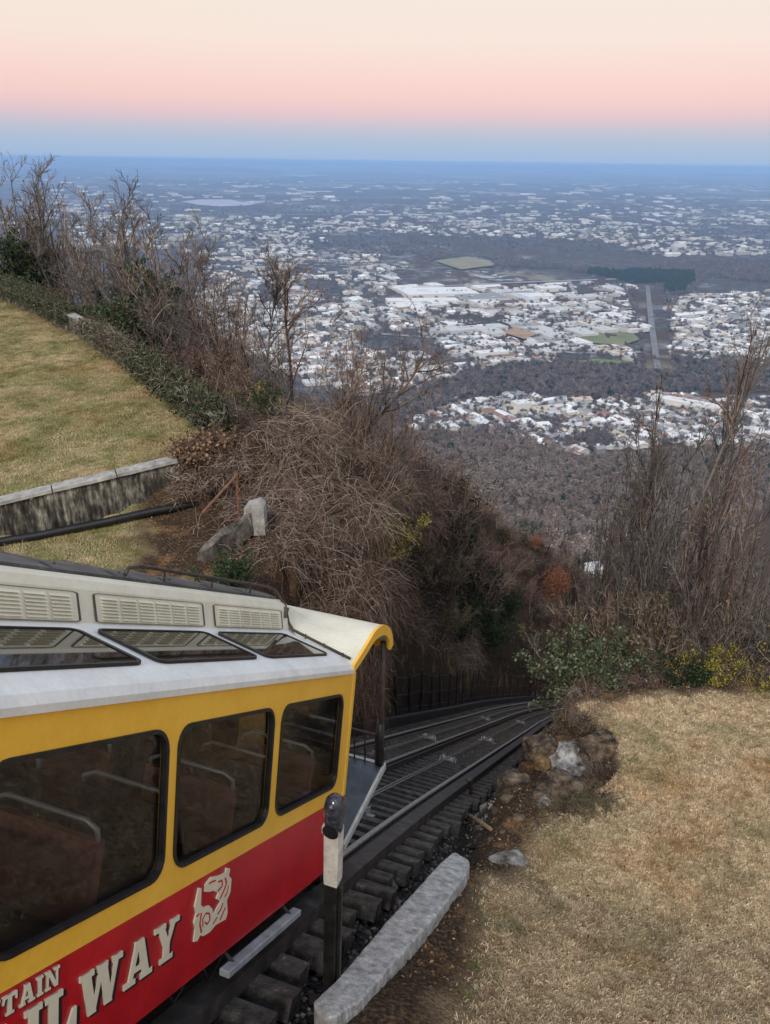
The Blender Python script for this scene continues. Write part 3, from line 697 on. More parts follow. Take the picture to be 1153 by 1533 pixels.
# lettering and emblem on the red panel (flat print laid on the paint)
def quad(mb, P, off, hgt):
    P = [np.asarray(p, float) for p in P]
    ar = sum(P[i][0] * P[(i + 1) % len(P)][1] - P[(i + 1) % len(P)][0] * P[i][1] for i in range(len(P)))
    if ar < 0: P = P[::-1]
    f_ = [C(p[0], WR + .004 + hgt, p[1]) for p in P]
    g_ = [C(p[0], WR - .003, p[1]) for p in P]; n_ = len(P)
    mb.add(f_ + g_, [tuple(range(n_))] + [(i, n_ + i, n_ + (i + 1) % n_, (i + 1) % n_) for i in range(n_)])
def bar(x0, x1, y0, y1): return [(x0, y0), (x1, y0), (x1, y1), (x0, y1)]
def diag(x0, y0, x1, y1, t): return [(x0 - t / 2, y0), (x0 + t / 2, y0), (x1 + t / 2, y1), (x1 - t / 2, y1)]
s_ = .13   # serif height
GL = {
 'I': (.42, [bar(.10, .32, 0, 1), bar(0, .42, 0, s_), bar(0, .42, 1 - s_, 1)]),
 'L': (.86, [bar(.10, .34, 0, 1), bar(0, .46, 1 - s_, 1), bar(0, .84, 0, .16), [(.84, 0), (.84, .44), (.74, .44), (.60, .16), (.60, 0)]]),
 'T': (.90, [bar(.33, .57, 0, 1), bar(.20, .70, 0, s_), bar(0, .90, .85, 1), [(0, .62), (.09, .62), (.16, .86), (0, .86)], [(.90, .62), (.81, .62), (.74, .86), (.90, .86)]]),
 'A': (1.02, [diag(.20, 0, .47, 1, .15), diag(.80, 0, .55, 1, .26), bar(.28, .74, .26, .40), bar(0, .40, 0, s_), bar(.58, 1.02, 0, s_), bar(.36, .66, 1 - s_, 1)]),
 'Y': (1.0, [bar(.38, .62, 0, .5), bar(.24, .76, 0, s_), diag(.50, .40, .22, 1, .26), diag(.52, .40, .80, 1, .15), bar(0, .44, 1 - s_, 1), bar(.62, 1.0, 1 - s_, 1)]),
 'W': (1.32, [diag(.38, 0, .18, 1, .25), diag(.40, 0, .66, 1, .14), diag(.88, 0, .68, 1, .25), diag(.90, 0, 1.14, 1, .14), bar(0, .42, 1 - s_, 1), bar(.98, 1.32, 1 - s_, 1), bar(.5, .84, 1 - s_, 1)]),
 'N': (1.04, [bar(.12, .26, 0, 1), bar(.78, .92, 0, 1), diag(.80, 0, .24, 1, .26), bar(0, .40, 0, s_), bar(0, .32, 1 - s_, 1), bar(.64, 1.04, 1 - s_, 1)]),
 'R': (1.0, [bar(.10, .34, 0, 1), bar(0, .46, 0, s_), bar(0, .7, 1 - s_, 1), bar(.3, .7, .42, .55), [(.58, .48), (.82, .55), (.86, .72), (.80, .93), (.66, 1), (.6, .87), (.62, .6)], diag(.84, 0, .54, .5, .24), bar(.66, 1.0, 0, s_)]),
 'U': (1.0, [bar(.12, .36, .22, 1), bar(.72, .86, .22, 1), [(.12, .24), (.36, .24), (.44, .14), (.64, .14), (.72, .24), (.86, .24), (.72, 0), (.28, 0)], bar(0, .46, 1 - s_, 1), bar(.58, 1.0, 1 - s_, 1)]),
 'O': (1.0, [[(.05, .3), (.28, .34), (.28, .66), (.05, .7)], [(.95, .3), (.72, .34), (.72, .66), (.95, .7)], [(.05, .69), (.28, .65), (.4, .87), (.6, .87), (.72, .65), (.95, .69), (.7, 1), (.3, 1)], [(.05, .31), (.28, .35), (.4, .13), (.6, .13), (.72, .35), (.95, .31), (.7, 0), (.3, 0)]]),
 'M': (1.24, [bar(.12, .26, 0, 1), bar(.88, 1.12, 0, 1), diag(.58, .12, .24, 1, .22), diag(.60, .12, .92, 1, .15), bar(0, .40, 0, s_), bar(.74, 1.24, 0, s_), bar(0, .34, 1 - s_, 1), bar(.86, 1.24, 1 - s_, 1)]),
}
def word(text, right, n0, n1, track_, name, sx=1.0):
    """laid out leftwards from `right`"""
    hgt = n1 - n0; x = right
    mb, ms = MB(), MB(); k = 0
    for ch in text[::-1]:
        wd, polys = GL[ch]; wd2 = wd * hgt * sx; x -= wd2
        for P in polys:
            P2 = [(x + a * hgt * sx, n0 + b_ * hgt) for a, b_ in P]
            quad(mb, P2, 0, .0030 + .00012 * (k % 12)); quad(ms, [(a + .11 * hgt, b_ - .07 * hgt) for a, b_ in P2], 0, .0008 + .00012 * (k % 12)); k += 1
        x -= track_
    a_ = mb.build(name, M_letter, car); b2 = ms.build('lettering_shadow', M_shade, a_); return a_
word('RAILWAY', 4.225, -2.455, -2.195, .018, 'lettering', 1.06)
word('MOUNTAIN', 3.115, -2.155, -2.055, .012, 'lettering', 1.0)
E_ = [(560, 225), (578, 228), (580, 330), (600, 350), (636, 338), (660, 362), (668, 405), (700, 350), (722, 318), (686, 300), (700, 262), (660, 246), (632, 252), (600, 250), (604, 205), (640, 160), (700, 150), (742, 130), (746, 100), (775, 104), (768, 150), (790, 172), (788, 262), (765, 312), (776, 400), (765, 442), (738, 452), (690, 472), (652, 512), (606, 532), (585, 522), (570, 556), (545, 558), (552, 480), (540, 440), (552, 382), (540, 340), (550, 285)]
def emap(x, y): return 4.41 + (x - 540) / 252 * .51, -2.075 - (y + (x - 540) * .54 - 225) / 335 * .385
EP = [emap(*p) for p in E_]
def flat_poly(P, hgt, mb):
    ts = tessellate_polygon([[Vector((a, b_, 0)) for a, b_ in P]])
    for t in ts: quad(mb, [P[i] for i in t], 0, hgt)
mb = MB(); flat_poly(EP, .003, mb); em = mb.build('emblem', M_letter, car)
mb = MB()
def stroke(pts, wd):
    for (x0, y0), (x1, y1) in zip(pts[:-1], pts[1:]):
        a, b_ = np.array(emap(x0, y0)), np.array(emap(x1, y1)); t = b_ - a; l_ = np.linalg.norm(t); nn = np.array([-t[1], t[0]]) / l_ * wd * .5
        quad(mb, [a + nn, a - nn, b_ - nn, b_ + nn], 0, .0042 + .0002 * (len(mb.f) % 7))
stroke([(585, 380), (578, 450), (592, 505)], .016); stroke([(600, 470), (596, 420), (615, 385), (640, 390), (646, 430), (628, 458), (612, 440)], .012)
stroke([(690, 250), (722, 215), (716, 180), (690, 190)], .014); stroke([(740, 165), (752, 200), (735, 250), (712, 300)], .016); stroke([(770, 215), (762, 260), (745, 290)], .012)
stroke([(700, 400), (722, 370), (735, 330)], .014); stroke([(720, 440), (735, 405), (755, 360)], .014); stroke([(670, 460), (690, 430), (700, 420)], .012); stroke([(625, 200), (650, 185), (672, 182)], .012); stroke([(552, 400), (572, 385)], .014)
mb.build('emblem_lines', M_red, em)
# interior: stepped floor, benches with steel grab rails
def cbox(mb, s0, s1, w0, w1, n0, n1):
    vs = [C(s, w_, nn) for nn in (n0, n1) for w_ in (w0, w1) for s in (s0, s1)]
    mb.add(vs, [(0, 2, 3, 1), (4, 5, 7, 6), (0, 1, 5, 4), (2, 6, 7, 3), (0, 4, 6, 2), (1, 3, 7, 5)])
mb = MB(); cbox(mb, SV0, SV1 - .06, WL + .06, WR - .06, -2.72, -2.62); mb.build('floor', M_floor, car)
for k, s in enumerate(np.arange(-2.4, 7.0, .78)):
    for w0, w1 in ((-3.18, -2.42), (-4.28, -3.5)):
        mb = MB(); cbox(mb, s, s + .40, w0, w1, -2.18, -2.08); cbox(mb, s + .02, s + .10, w0, w1, -2.62, -2.19)
        be = mb.build('bench', M_seat, car)
        mb = MB(); vs = [C(s + .40 + a + e * .10, w_, nn) for nn, e in ((-2.10, 0), (-1.58, 1)) for w_ in (w0, w1) for a in (0, .06)]
        mb.add(vs, [(0, 2, 3, 1), (4, 5, 7, 6), (0, 1, 5, 4), (2, 6, 7, 3), (0, 4, 6, 2), (1, 3, 7, 5)]); mb.build('bench_back', M_redseat if k % 2 == 1 else M_seat, be)
        mb = MB(); mb.tube([C(s + .53, w1 - .02, -1.62), C(s + .53, w1 - .03, -1.52), C(s + .53, w1 - .10, -1.485), C(s + .53, w0 + .12, -1.485), C(s + .53, w0 + .03, -1.53), C(s + .53, w0 + .02, -1.62)], .016, 8); mb.build('grab_rail', M_chrome, be, smooth=True)
for s in (3.2, 5.6):
    mb = MB(); mb.tube([C(s, -3.22, -2.6), C(s + .1, -3.22, -.66)], .018, 8); mb.build('stanchion', M_rubber, car, smooth=True)
mb = MB(); cbox(mb, 6.5, 7.2, -4.2, -3.6, -2.6, -1.45); mb.build('driver_desk', M_dark, car)
# underframe, wheels, step board
mb = MB(); cbox(mb, SV0 + .1, 7.1, -4.15, -2.55, -2.92, -2.76); cbox(mb, SV0 + .3, 7.0, -2.78, -2.68, -3.0, -2.8)
for s in (-1.5, 1.2, 3.4, 5.8): cbox(mb, s, s + .5, -4.1, -2.6, -3.05, -2.9)
mb.build('underframe', M_dark, car)
for s in (.4, 4.6, 6.2):
    for w_ in (-2.62, -4.0):
        mb = MB(); c = C(s, w_, -2.9) ; c = c + NV * (-2.945 + .2 - c @ NV)
        mb.tube([c - RV * .05, c + RV * .03], .20, 20); wh_ = mb.build('wheel', M_rust, car)
a0, _n = car_sv(345, 1420, -2.22); a1, _n = car_sv(452, 1350, -2.22)
mb = MB(); cbox(mb, a0, a1, -2.30, -2.215, -2.89, -2.83); mb.build('step_board', M_plate2, car, bevel=.01)
for s in (a0 + .15, a1 - .15):
    mb = MB(); mb.tube([C(s, -2.26, -2.84), C(s, -2.40, -2.74)], .014, 6); mb.build('step_bracket', M_dark, car)
mb = MB()
for s, w_ in ((a0 - .5, -2.45), (a0 - .1, -2.4), (a1 + .1, -2.5)):
    mb.tube([C(s, w_, -2.76), C(s + .08, w_ + .03, -2.95), C(s + .25, w_ - .02, -2.98), C(s + .4, w_, -2.8)], .010, 6)
mb.build('brake_hose', M_rubber, car, smooth=True)

# ------------------------------------------------------------------ walls, kerb, post, fence, rocks
M_conc = surf_mat('weathered_concrete', (.16, .16, .158), (.46, .46, .455), 11, 0.9, 0.2, 0.8, 0.012, (.68, .68, .67), fine=55)
M_wall = surf_mat('stained_wall', (.022, .020, .018), (.16, .148, .13), 3.6, 0.95, 0.15, 0.7, 0.02, (.46, .43, .38), fine=14)
def streak_wall():
    m, nt, b = new_mat('streaked_wall', .95, .15); P = nt.nodes.new('ShaderNodeNewGeometry').outputs['Position']; mp = nt.nodes.new('ShaderNodeMapping'); mp.inputs['Scale'].default_value = (1, 1, .22); nt.links.new(P, mp.inputs[0])
    f = mathn(nt, 'ADD', mathn(nt, 'MULTIPLY', noise(nt, 9, 6, mp.outputs[0], .7), .7), mathn(nt, 'MULTIPLY', noise(nt, 2.2, 4, P), .3))
    nt.links.new(ramp(nt, f, [(.36, (.012, .011, .010)), (.48, (.06, .055, .048)), (.56, (.19, .175, .15)), (.66, (.44, .41, .36))]), b.inputs['Base Color']); bump(nt, b, noise(nt, 30, 5, P, .7), .6, .015); return m
M_streak = streak_wall()
M_cap = surf_mat('pale_coping', (.18, .18, .175), (.40, .39, .37), 5, 0.9, 0.2, 0.5, 0.01, (.55, .54, .51), fine=60)
M_black = surf_mat('black_pipe', (.006, .006, .007), (.02, .02, .022), 5, 0.4, 0.5, 0.1, 0.003)
M_post = surf_mat('black_post_paint', (.006, .006, .006), (.022, .02, .02), 8, 0.4, 0.5, 0.3, 0.004, (.06, .055, .05), fine=40)
M_postw = surf_mat('aged_white_paint', (.36, .35, .32), (.62, .60, .55), 7, 0.6, 0.3, 0.3, 0.003, (.70, .68, .64), fine=50)
M_lens = surf_mat('dark_lens', (.006, .008, .02), (.05, .055, .07), 25, 0.12, 0.6, 0.1, 0.002, (.30, .32, .36))
M_rustrod = surf_mat('rusty_iron', (.10, .045, .025), (.24, .12, .08), 12, 0.8, 0.2, 0.2, 0.003)
def rock_mat(name, *st):
    m, nt, b = new_mat(name, 0.92, 0.2)
    P = nt.nodes.new('ShaderNodeNewGeometry').outputs['Position']; f = noise(nt, 5.5, 8, P, 0.68)
    nt.links.new(ramp(nt, f, list(st)), b.inputs['Base Color']); bump(nt, b, noise(nt, 14, 6, P, 0.7), 0.8, 0.04); return m
M_rockw = rock_mat('pale_rock', (.36, (.05, .035, .025)), (.46, (.17, .155, .14)), (.58, (.42, .40, .38)), (.72, (.62, .61, .59)))
M_rockb = rock_mat('brown_rock', (.34, (.012, .010, .008)), (.48, (.07, .05, .035)), (.6, (.17, .125, .085)), (.75, (.34, .27, .20)))
M_rockb2 = rock_mat('grey_slab_rock', (.36, (.06, .055, .048)), (.5, (.2, .19, .175)), (.64, (.36, .35, .33)), (.78, (.5, .49, .47)))
M_rocky = rock_mat('ochre_rock', (.34, (.04, .028, .015)), (.5, (.17, .11, .05)), (.68, (.34, .24, .12)))

# kerb: a rough concrete coping running down beside the ties
def kerb():
    edge = [(462, 1497, 498, 1528), (492, 1468, 545, 1502), (535, 1420, 580, 1462), (575, 1372, 618, 1420), (622, 1322, 668, 1362), (655, 1287, 702, 1312), (676, 1272, 708, 1290)]
    ctr = []
    for (ax, ay, bx, by) in edge:
        o = []
        for px, py in ((ax, ay), (bx, by)):
            q = RAY(px, py); p = q * (-2.93 / (q @ NV)); o.append(p)
        ctr.append(o)
    A = np.array([c[0] for c in ctr]); B_ = np.array([c[1] for c in ctr])
    u = np.linspace(0, len(A) - 1, 110); i = np.arange(len(A))
    f = lambda Q: np.stack([np.interp(u, i, Q[:, k]) for k in range(3)], 1)
    A, B_ = f(A), f(B_); K_ = len(A); V = []; across = np.array([-.01, 0, .015, .08, .25, .38, .5, .62, .75, .92, .985, 1.0, 1.01, 1.0]); down = np.array([.45, .14, .03, .004, 0, 0, 0, 0, 0, .003, .02, .08, .2, .5])
    for k in range(K_):
        e = {0: .55, 1: .82, 2: .95, K_ - 1: .5, K_ - 2: .8, K_ - 3: .94}.get(k, 1.0); wob = .022 * vnoise(np.array([k * .8]), np.array([2.0]), 5)[0]; m_ = (A[k] + B_[k]) / 2; wd = (B_[k] - A[k]) * .82
        for u, d_ in zip(across, down):
            uu = .5 + (u - .5) * e + (wob if u > .8 else wob * .4 if u < .2 else 0); p = m_ + wd * (uu - .5)
            nz_ = float(fbm(np.array([k * .22 + u * 3]), np.array([u * 4.0 + k * .05]), 9, 4)[0]); V.append(p + np.array([nz_ * .003, nz_ * .004, -d_ + nz_ * .004 - (.05 if k in (0, K_ - 1) else 0)]))
    na = len(across); F = [(k * na + j, k * na + j + 1, (k + 1) * na + j + 1, (k + 1) * na + j) for k in range(K_ - 1) for j in range(na - 1)]
    mb = MB(); mb.add(V, F); mb.add([V[j] for j in range(na)], [tuple(range(na))]); mb.add([V[(K_ - 1) * na + j] for j in range(na)], [tuple(range(na))[::-1]])
    o = mb.build('kerb', M_conc, None, smooth=False, at=A[0])
    tag(o, 'rough grey concrete kerb lying on the slope between the ties and the dry grass', 'kerb'); return o
kerb()
# signal post
pb = at_y(495, 1478, 3.95); pt = at_y(501, 1196, 3.99)
zt_, zb_ = pt[2], pb[2] - .04
post = empty('signal_post', pb, 'black square post with white box and round black lamp beside the car', 'signal post')
ax = RV * .048; ay = HV * .048
def along(f): return pb + (pt - pb) * f
up = (pt - pb); upn = up / np.linalg.norm(up); H_ = np.linalg.norm(up)
mb = MB(); mb.box(along(.32) - upn * .03, ax, ay, upn * (H_ * .32 + .03)); mb.build('shaft', M_post, post, bevel=.006)
mb = MB(); mb.box(along(.30) + ax * 1.35, RV * .012, ay * .3, upn * H_ * .28); mb.build('conduit', M_post, post)
mb = MB()
rg = []
for f_, s in ((.56, .55), (.60, 1.05), (.63, 1.08), (.86, 1.12), (.875, 1.05)):
    c = along(f_); rg.append([c - ax * s * 1.05 - ay * s, c + ax * s * 1.05 - ay * s, c + ax * s * 1.05 + ay * s, c - ax * s * 1.05 + ay * s])
mb.sweep(rg); mb.build('box', M_postw, post, bevel=.006)
mb = MB(); mb.box(along(.85) - ax * 1.25, RV * .022, ay * .5, upn * .03); mb.build('clip', M_postw, post)
mb = MB()
c = along(.925); rings = []
for u_, r_ in ((-.16, .0), (-.155, .045), (-.12, .064), (0, .074), (.07, .074), (.135, .062), (.165, .038), (.175, 0.0)):
    rings.append([c + upn * u_ + (RV * math.cos(t) + HV * math.sin(t)) * max(r_, .002) * 1.0 for t in np.linspace(0, 2 * math.pi, 16, endpoint=False)])
mb.sweep(rings, caps=False); lm = mb.build('lamp', M_lens, post, smooth=True)
mb = MB(); fw = -HV * .056; mb.tube([along(.875) + fw * .9, along(.875) + fw * 1.25], [.056, .06], 14); mb.build('lamp_hood', M_black, post)

# retaining wall with pale coping, black pipe along its foot
def lerp(a, b_, t): return np.asarray(a) + (np.asarray(b_) - np.asarray(a)) * t
rw = empty('retaining_wall', (-8.0, 15.7, -7.7), 'low stained concrete retaining wall with pale coping below the upper lawn', 'wall')
A2, B2 = np.array([-16.5, 11.75]), np.array([-3.75, 17.75]); nrm = np.array([-.427, .904])
def captop(t):
    p = lerp(A2, B2, t); x = p[0]
    return -6.95 + (x + 8.65) * .118 if x < -5.0 else -6.52 + (x + 5.0) * .16
mb = MB(); mc = MB(); rings = []; r0 = np.random.default_rng(9)
for t in np.linspace(0, 1, 46):
    p = lerp(A2, B2, t); zt = captop(t); q = lambda o, z: np.array([p[0] + nrm[0] * o, p[1] + nrm[1] * o, z])
    j = r0.normal(0, .012, 3)
    rings.append([q(-.05 + j[0], -8.3), q(-.02 + j[1], zt - .3), q(0 + j[2], zt - .075), q(.28, zt - .075), q(.28, -8.3)])
mb.sweep(rings); mb.build('wall_body', M_streak, rw)
rings = []
T_ = np.linspace(0, .905, 40)
# coping stones laid end to end
edges = np.linspace(0, .905, 10)
for a, b_ in zip(edges[:-1], edges[1:]):
    mc = MB(); rings = []
    for t in np.linspace(a + .001, b_ - .001, 6):
        p = lerp(A2, B2, t); zt = captop(t) + r0.normal(0, .004); q = lambda o, z: np.array([p[0] + nrm[0] * o, p[1] + nrm[1] * o, z])
        rings.append([q(-.07 + r0.normal(0, .008), zt - .075), q(-.06, zt - .004), q(.02, zt), q(.30, zt), q(.31, zt - .075)])
    mc.sweep(rings); mc.build('coping_stone', M_cap, rw)
mb = MB(); pts = []
for t in np.linspace(0, .93, 26):
    p = lerp(A2, B2, t) - nrm * .22; pts.append(np.array([p[0], p[1], gz(p[0], p[1]) + .11 + .03 * math.sin(t * 9)]))
mb.tube(pts, .095, 12); dp = mb.build('drain_pipe', M_black, None, smooth=True, at=pts[0])
tag(dp, 'thick black drain pipe lying along the foot of the stained retaining wall', 'pipe')

# low wall along the drop, mostly swallowed by ivy (ivy itself comes with the plants)
HP = [np.array(p) for p in ((-4.15, 18.15), (-7.8, 24.1), (-11.6, 29.9), (-15.6, 35.3), (-20.5, 41.2), (-28, 49))]
iw = empty('boundary_wall', (-11.6, 29.9, -6.7), 'low concrete boundary wall along the lawn edge half buried in ivy', 'wall')
for a, b_ in zip(HP[:-1], HP[1:]):
    mb = MB(); e = (b_ - a) / np.linalg.norm(b_ - a); nn = np.array([e[1], -e[0]])
    def q(p, o, z): return np.array([p[0] + nn[0] * o, p[1] + nn[1] * o, gz(*(p - nn * .4)) + z])
    mb.sweep([[q(p, -.14, -.5), q(p, -.14, .70), q(p, .14, .70), q(p, .14, -2.5)] for p in (lerp(a, b_, t) for t in np.linspace(.002, .998, 7))]); mb.build('wall_body', M_wall, iw)
    for t0 in np.arange(0, 1, .25):
        mb = MB(); mb.sweep([[q(p, -.18, .702), q(p, -.18, .77), q(p, .18, .77), q(p, .18, .702)] for p in (lerp(a, b_, t) for t in np.linspace(t0 + .003, t0 + .247, 3))]); mb.build('coping_stone', M_cap, iw)
# broken concrete stub and iron brace at the dirt edge
def blob(name, c, sz, mat, seed, sub=3, amp=.28, rot=0.0, label=None, cat='rock', group=None):
    import bmesh
    bm = bmesh.new(); bmesh.ops.create_icosphere(bm, subdivisions=sub, radius=1)
    V = np.array([v.co[:] for v in bm.verts]); F = np.array([[v.index for v in f.verts] for f in bm.faces]); bm.free()
    d = fbm(V[:, 0] * 1.7 + seed, V[:, 1] * 1.7 + V[:, 2] * 1.3 - seed, seed, 4); k = np.round(fbm(V[:, 2] * 1.5 + seed, V[:, 0] * 1.5 + V[:, 1], seed + 3, 2) * 2.2) / 2.2
    V = V * (1 + amp * .8 * d + amp * 1.1 * k)[:, None]
    V = np.sign(V) * np.abs(V) ** .7 * np.asarray(sz); cr, sr = math.cos(rot), math.sin(rot)
    V = np.stack([V[:, 0] * cr - V[:, 1] * sr, V[:, 0] * sr + V[:, 1] * cr, V[:, 2]], 1)
    o = link(name, np_mesh(name, V, None, F, [mat]), None, c); tag(o, label, cat, group); return o
def onground(px, py, k0=4, k1=80):
    """where a viewing ray meets the terrain"""
    ks = np.linspace(k0, k1, 1500); q = RAY(px, py); P = q[None] * ks[:, None]
    z = terrain(P[:, 0], P[:, 1]); i = np.argmax(P[:, 2] <= z); return np.array([P[i, 0], P[i, 1], z[i]])
p = at_y(383, 752, 15.6)
stub = empty('broken_concrete', p - np.array([0, 0, .5]), 'broken pale concrete stub at the edge of the dirt above the cutting', 'rubble')
mb = MB(); mb.sweep([[p + np.array(v) for v in r_] for r_ in ([(-.26, -.14, -.75), (.2, -.16, -.75), (.22, .14, -.75), (-.24, .14, -.75)], [(-.25, -.13, -.10), (.19, -.15, -.06), (.21, .14, -.04), (-.22, .15, -.12)], [(-.2, -.11, -.03), (.07, -.11, .06), (.1, .13, .07), (-.17, .13, -.02)])]); mb.build('upright_block', M_cap, stub)
mb = MB(); e0, e1 = p + np.array([-.15, -.1, -.2]), at_y(300, 830, 14.4) + np.array([0, 0, .05])
mb.sweep([[a + np.array(v) for v in ((-.09, .07, -.5), (.09, -.07, -.5), (.07 + r0.normal(0, .03), -.06, -.02 + r0.normal(0, .05)), (-.08 + r0.normal(0, .03), .06, -.02 + r0.normal(0, .05)))] for a in (lerp(e0, e1, t) for t in np.linspace(0, 1, 7))]); mb.build('footing', M_wall, stub)
a, b_ = at_y(354, 712, 16.3), at_y(303, 768, 15.5)
mb = MB(); mb.tube([a, b_], .03, 6); mb.tube([a + np.array([0, 0, .06]), np.array([a[0], a[1], gz(a[0], a[1]) - .1])], .034, 6)
tag(mb.build('iron_brace', M_rustrod, None, at=b_), 'rusty iron upright with a sloping brace beside the broken concrete', 'brace')

# rocks in the right bank
RK = [(856, 1156, (.62, .46, .46), M_rockw, 'pale broken rock face exposed in the right bank of the cutting'),
      (838, 1195, (.5, .42, .30), M_rockb, 'dark mossy rock under the pale rock in the right bank'),
      (806, 1130, (.36, .3, .42), M_rockb, 'brown rock at the left end of the right bank beside the rails'),
      (812, 1143, (.16, .14, .15), M_rocky, 'small ochre rock left of the pale rock face'),
      (905, 1128, (.5, .34, .30), M_rockb, 'dark overhanging rock just right of the pale rock face'),
      (815, 1205, (.12, .1, .18), M_rockw, 'small pale stone standing below the pale rock face'),
      (778, 1180, (.36, .3, .22), M_rockb, 'low brown rock at the foot of the right bank nearest the ties')]
for i, (px, py, sz, m_, lb) in enumerate(RK):
    c = onground(px, py); blob('rock', c + np.array([0, 0, -.05]), sz, m_, 20 + i * 3, 4, .26, i * .9, lb)
for i, (px, py, s) in enumerate(((745, 1215, .10), (720, 1240, .08), (690, 1232, .09), (760, 1200, .12), (735, 1260, .07), (700, 1205, .07), (775, 1225, .1), (800, 1235, .08), (715, 1190, .07), (680, 1255, .06), (752, 1245, .06))):
    blob('loose_stone', onground(px, py), (s, s * .8, s * .55), M_rockb, 70 + i, 2, .3, i, 'small brown stone lying in the gully between the ties and the bank', 'stone', 'loose stones in the gully beside the ties')
c = onground(752, 1290); blob('stone_slab', c + np.array([.02, 0, -.10]), (.36, .2, .13), M_rockb2, 58, 4, .14, .5, 'flat grey stone slab in the grass past the kerb end', 'stone')
c0_, c1_ = onground(698, 1222), onground(735, 1246)
mb = MB(); mb.tube([c0_ + np.array([0, 0, .05]), lerp(c0_, c1_, .5) + np.array([0, 0, .07]), c1_ + np.array([0, 0, .05])], [.035, .04, .028], 8)
tag(mb.build('fallen_branch', surf_mat('dead_wood', (.12, .08, .05), (.32, .23, .15), 14, .9, .2, .3), None, smooth=True, at=c0_), 'short dead branch lying in the gully beside the ties', 'branch')
c = tpos(-2.12, 11.2)
mb = MB(); mb.tube([c + np.array([0, 0, -.5]), c + np.array([.0, 0, .12]), c + np.array([-.02, -.04, .24]), c + np.array([-.10, -.1, .3])], .035, 10); tag(mb.build('bent_pipe', M_rust, None, smooth=True, at=c), 'bent rusty pipe standing beside the outer guard beam', 'pipe')
# pole fence along the left beam
fp = empty('pole_fence', tpos(-6.25, 22), 'row of tall dark poles joined by wires along the left side of the track', 'fence')
tops = []
for i, h in enumerate(np.arange(19.0, 46, 1.45)):
    b0 = tpos(-6.22, h, -.35); tp_ = b0 + np.array([rng.normal(0, .05), rng.normal(0, .05), 2.15 + rng.normal(0, .12)]); tops.append((b0, tp_))
    mb = MB(); mb.tube([b0, tp_], [.06, .052], 8); mb.build('pole', M_beam, fp)
for f_ in (.95, .6, .3):
    mb = MB(); mb.tube([lerp(a, b_, f_) for a, b_ in tops], .008, 5); mb.build('wire', M_rust, fp)

# dry grass: tufts over both lawns
def tuft_mesh(name, n, hgt, spread, mat, seed, lean=.9):
    r_ = np.random.default_rng(seed); V = []; F = []; T = []
    for i in range(n):
        a = r_.uniform(0, 6.28); d = np.array([math.cos(a), math.sin(a), 0]); s = np.array([-d[1], d[0], 0]); o = np.array([r_.normal(0, spread), r_.normal(0, spread), 0])
        L_ = hgt * r_.uniform(.5, 1.1); ln = lean * r_.uniform(.2, 1.3); wd = .0030
        p1 = o + d * L_ * .35 * ln + np.array([0, 0, L_ * .5]); p2 = o + d * L_ * ln + np.array([0, 0, L_ * .75 * (1.2 - ln * .5)])
        b0 = len(V); V += [o - s * wd, o + s * wd, p1 - s * wd, p1 + s * wd, p2]; F += [(b0, b0 + 1, b0 + 3), (b0, b0 + 3, b0 + 2), (b0 + 2, b0 + 3, b0 + 4)]; T += [r_.random()] * 5
    return np_mesh(name, V, None, F, [mat], {'tint': np.array(T)})
def grass_mat(name, stops, gstops, g0=.50):
    m, nt, b = new_mat(name, 0.9, 0.15)
    oi = nt.nodes.new('ShaderNodeObjectInfo'); f = mathn(nt, 'MULTIPLY_ADD', oi.outputs['Random'], .5, mathn(nt, 'MULTIPLY', attr(nt, 'tint').outputs['Fac'], .5))
    n_ = noise(nt, .9, 5, oi.outputs['Location']); g = ramp(nt, n_, [(g0, (0, 0, 0)), (g0 + .16, (.9, .9, .9))])
    d_ = ramp(nt, noise(nt, 5.5, 5, oi.outputs['Location'], .7), [(.38, (.58, .52, .46)), (.52, (1, 1, 1)), (.66, (1.22, 1.2, 1.16))]); br = ramp(nt, noise(nt, .45, 4, oi.outputs['Location'], .6, (9, 4, 2)), [(.50, (1, 1, 1)), (.66, (.86, .70, .56))])
    nt.links.new(mix(nt, 1.0, mix(nt, 1.0, mix(nt, g, ramp(nt, f, stops), ramp(nt, f, gstops)), d_, 'MULTIPLY'), br, 'MULTIPLY'), b.inputs['Base Color']); return m
M_dry = grass_mat('dry_grass', [(.08, (.20, .145, .085)), (.4, (.51, .385, .24)), (.8, (.80, .665, .47))], [(.1, (.11, .10, .045)), (.5, (.31, .275, .14)), (.9, (.58, .51, .32))])
M_dryl = grass_mat('dry_lawn_grass', [(.08, (.19, .145, .075)), (.4, (.46, .37, .22)), (.8, (.70, .59, .40))], [(.1, (.06, .075, .02)), (.5, (.19, .20, .065)), (.9, (.38, .36, .16))], .42)
def lawn_points(n, x0, x1, y0, y1, keep):
    x = rng.uniform(x0, x1, n); y = rng.uniform(y0, y1, n); z, mk = terrain(x, y, full=True)
    ok = (mk['lawn'] > .35 + .4 * rng.random(n)) & keep(x, y, mk); return np.stack([x, y, z], 1)[ok]
P = lawn_points(150000, -1.5, 12, 2.5, 17, lambda x, y, mk: (mk['left'] < .5) & (np.abs(x) < (y + 6) * .62))
n_ = len(P); sc = rng.uniform(.6, 1.3, n_)
scatter('grass', tuft_mesh('grass_tuft', 13, .050, .026, M_dry, 3, .75), P, np.stack([rng.normal(0, .25, n_) + .2, rng.normal(0, .25, n_), rng.uniform(0, 6.28, n_)], 1), np.stack([sc, sc, sc * rng.uniform(.6, 1.1, n_)], 1))
P = lawn_points(160000, -32, -1, 9, 48, lambda x, y, mk: (mk['left'] > .5) & (x > -y * .62 - 2))
n_ = len(P); sc = rng.uniform(.7, 1.5, n_)
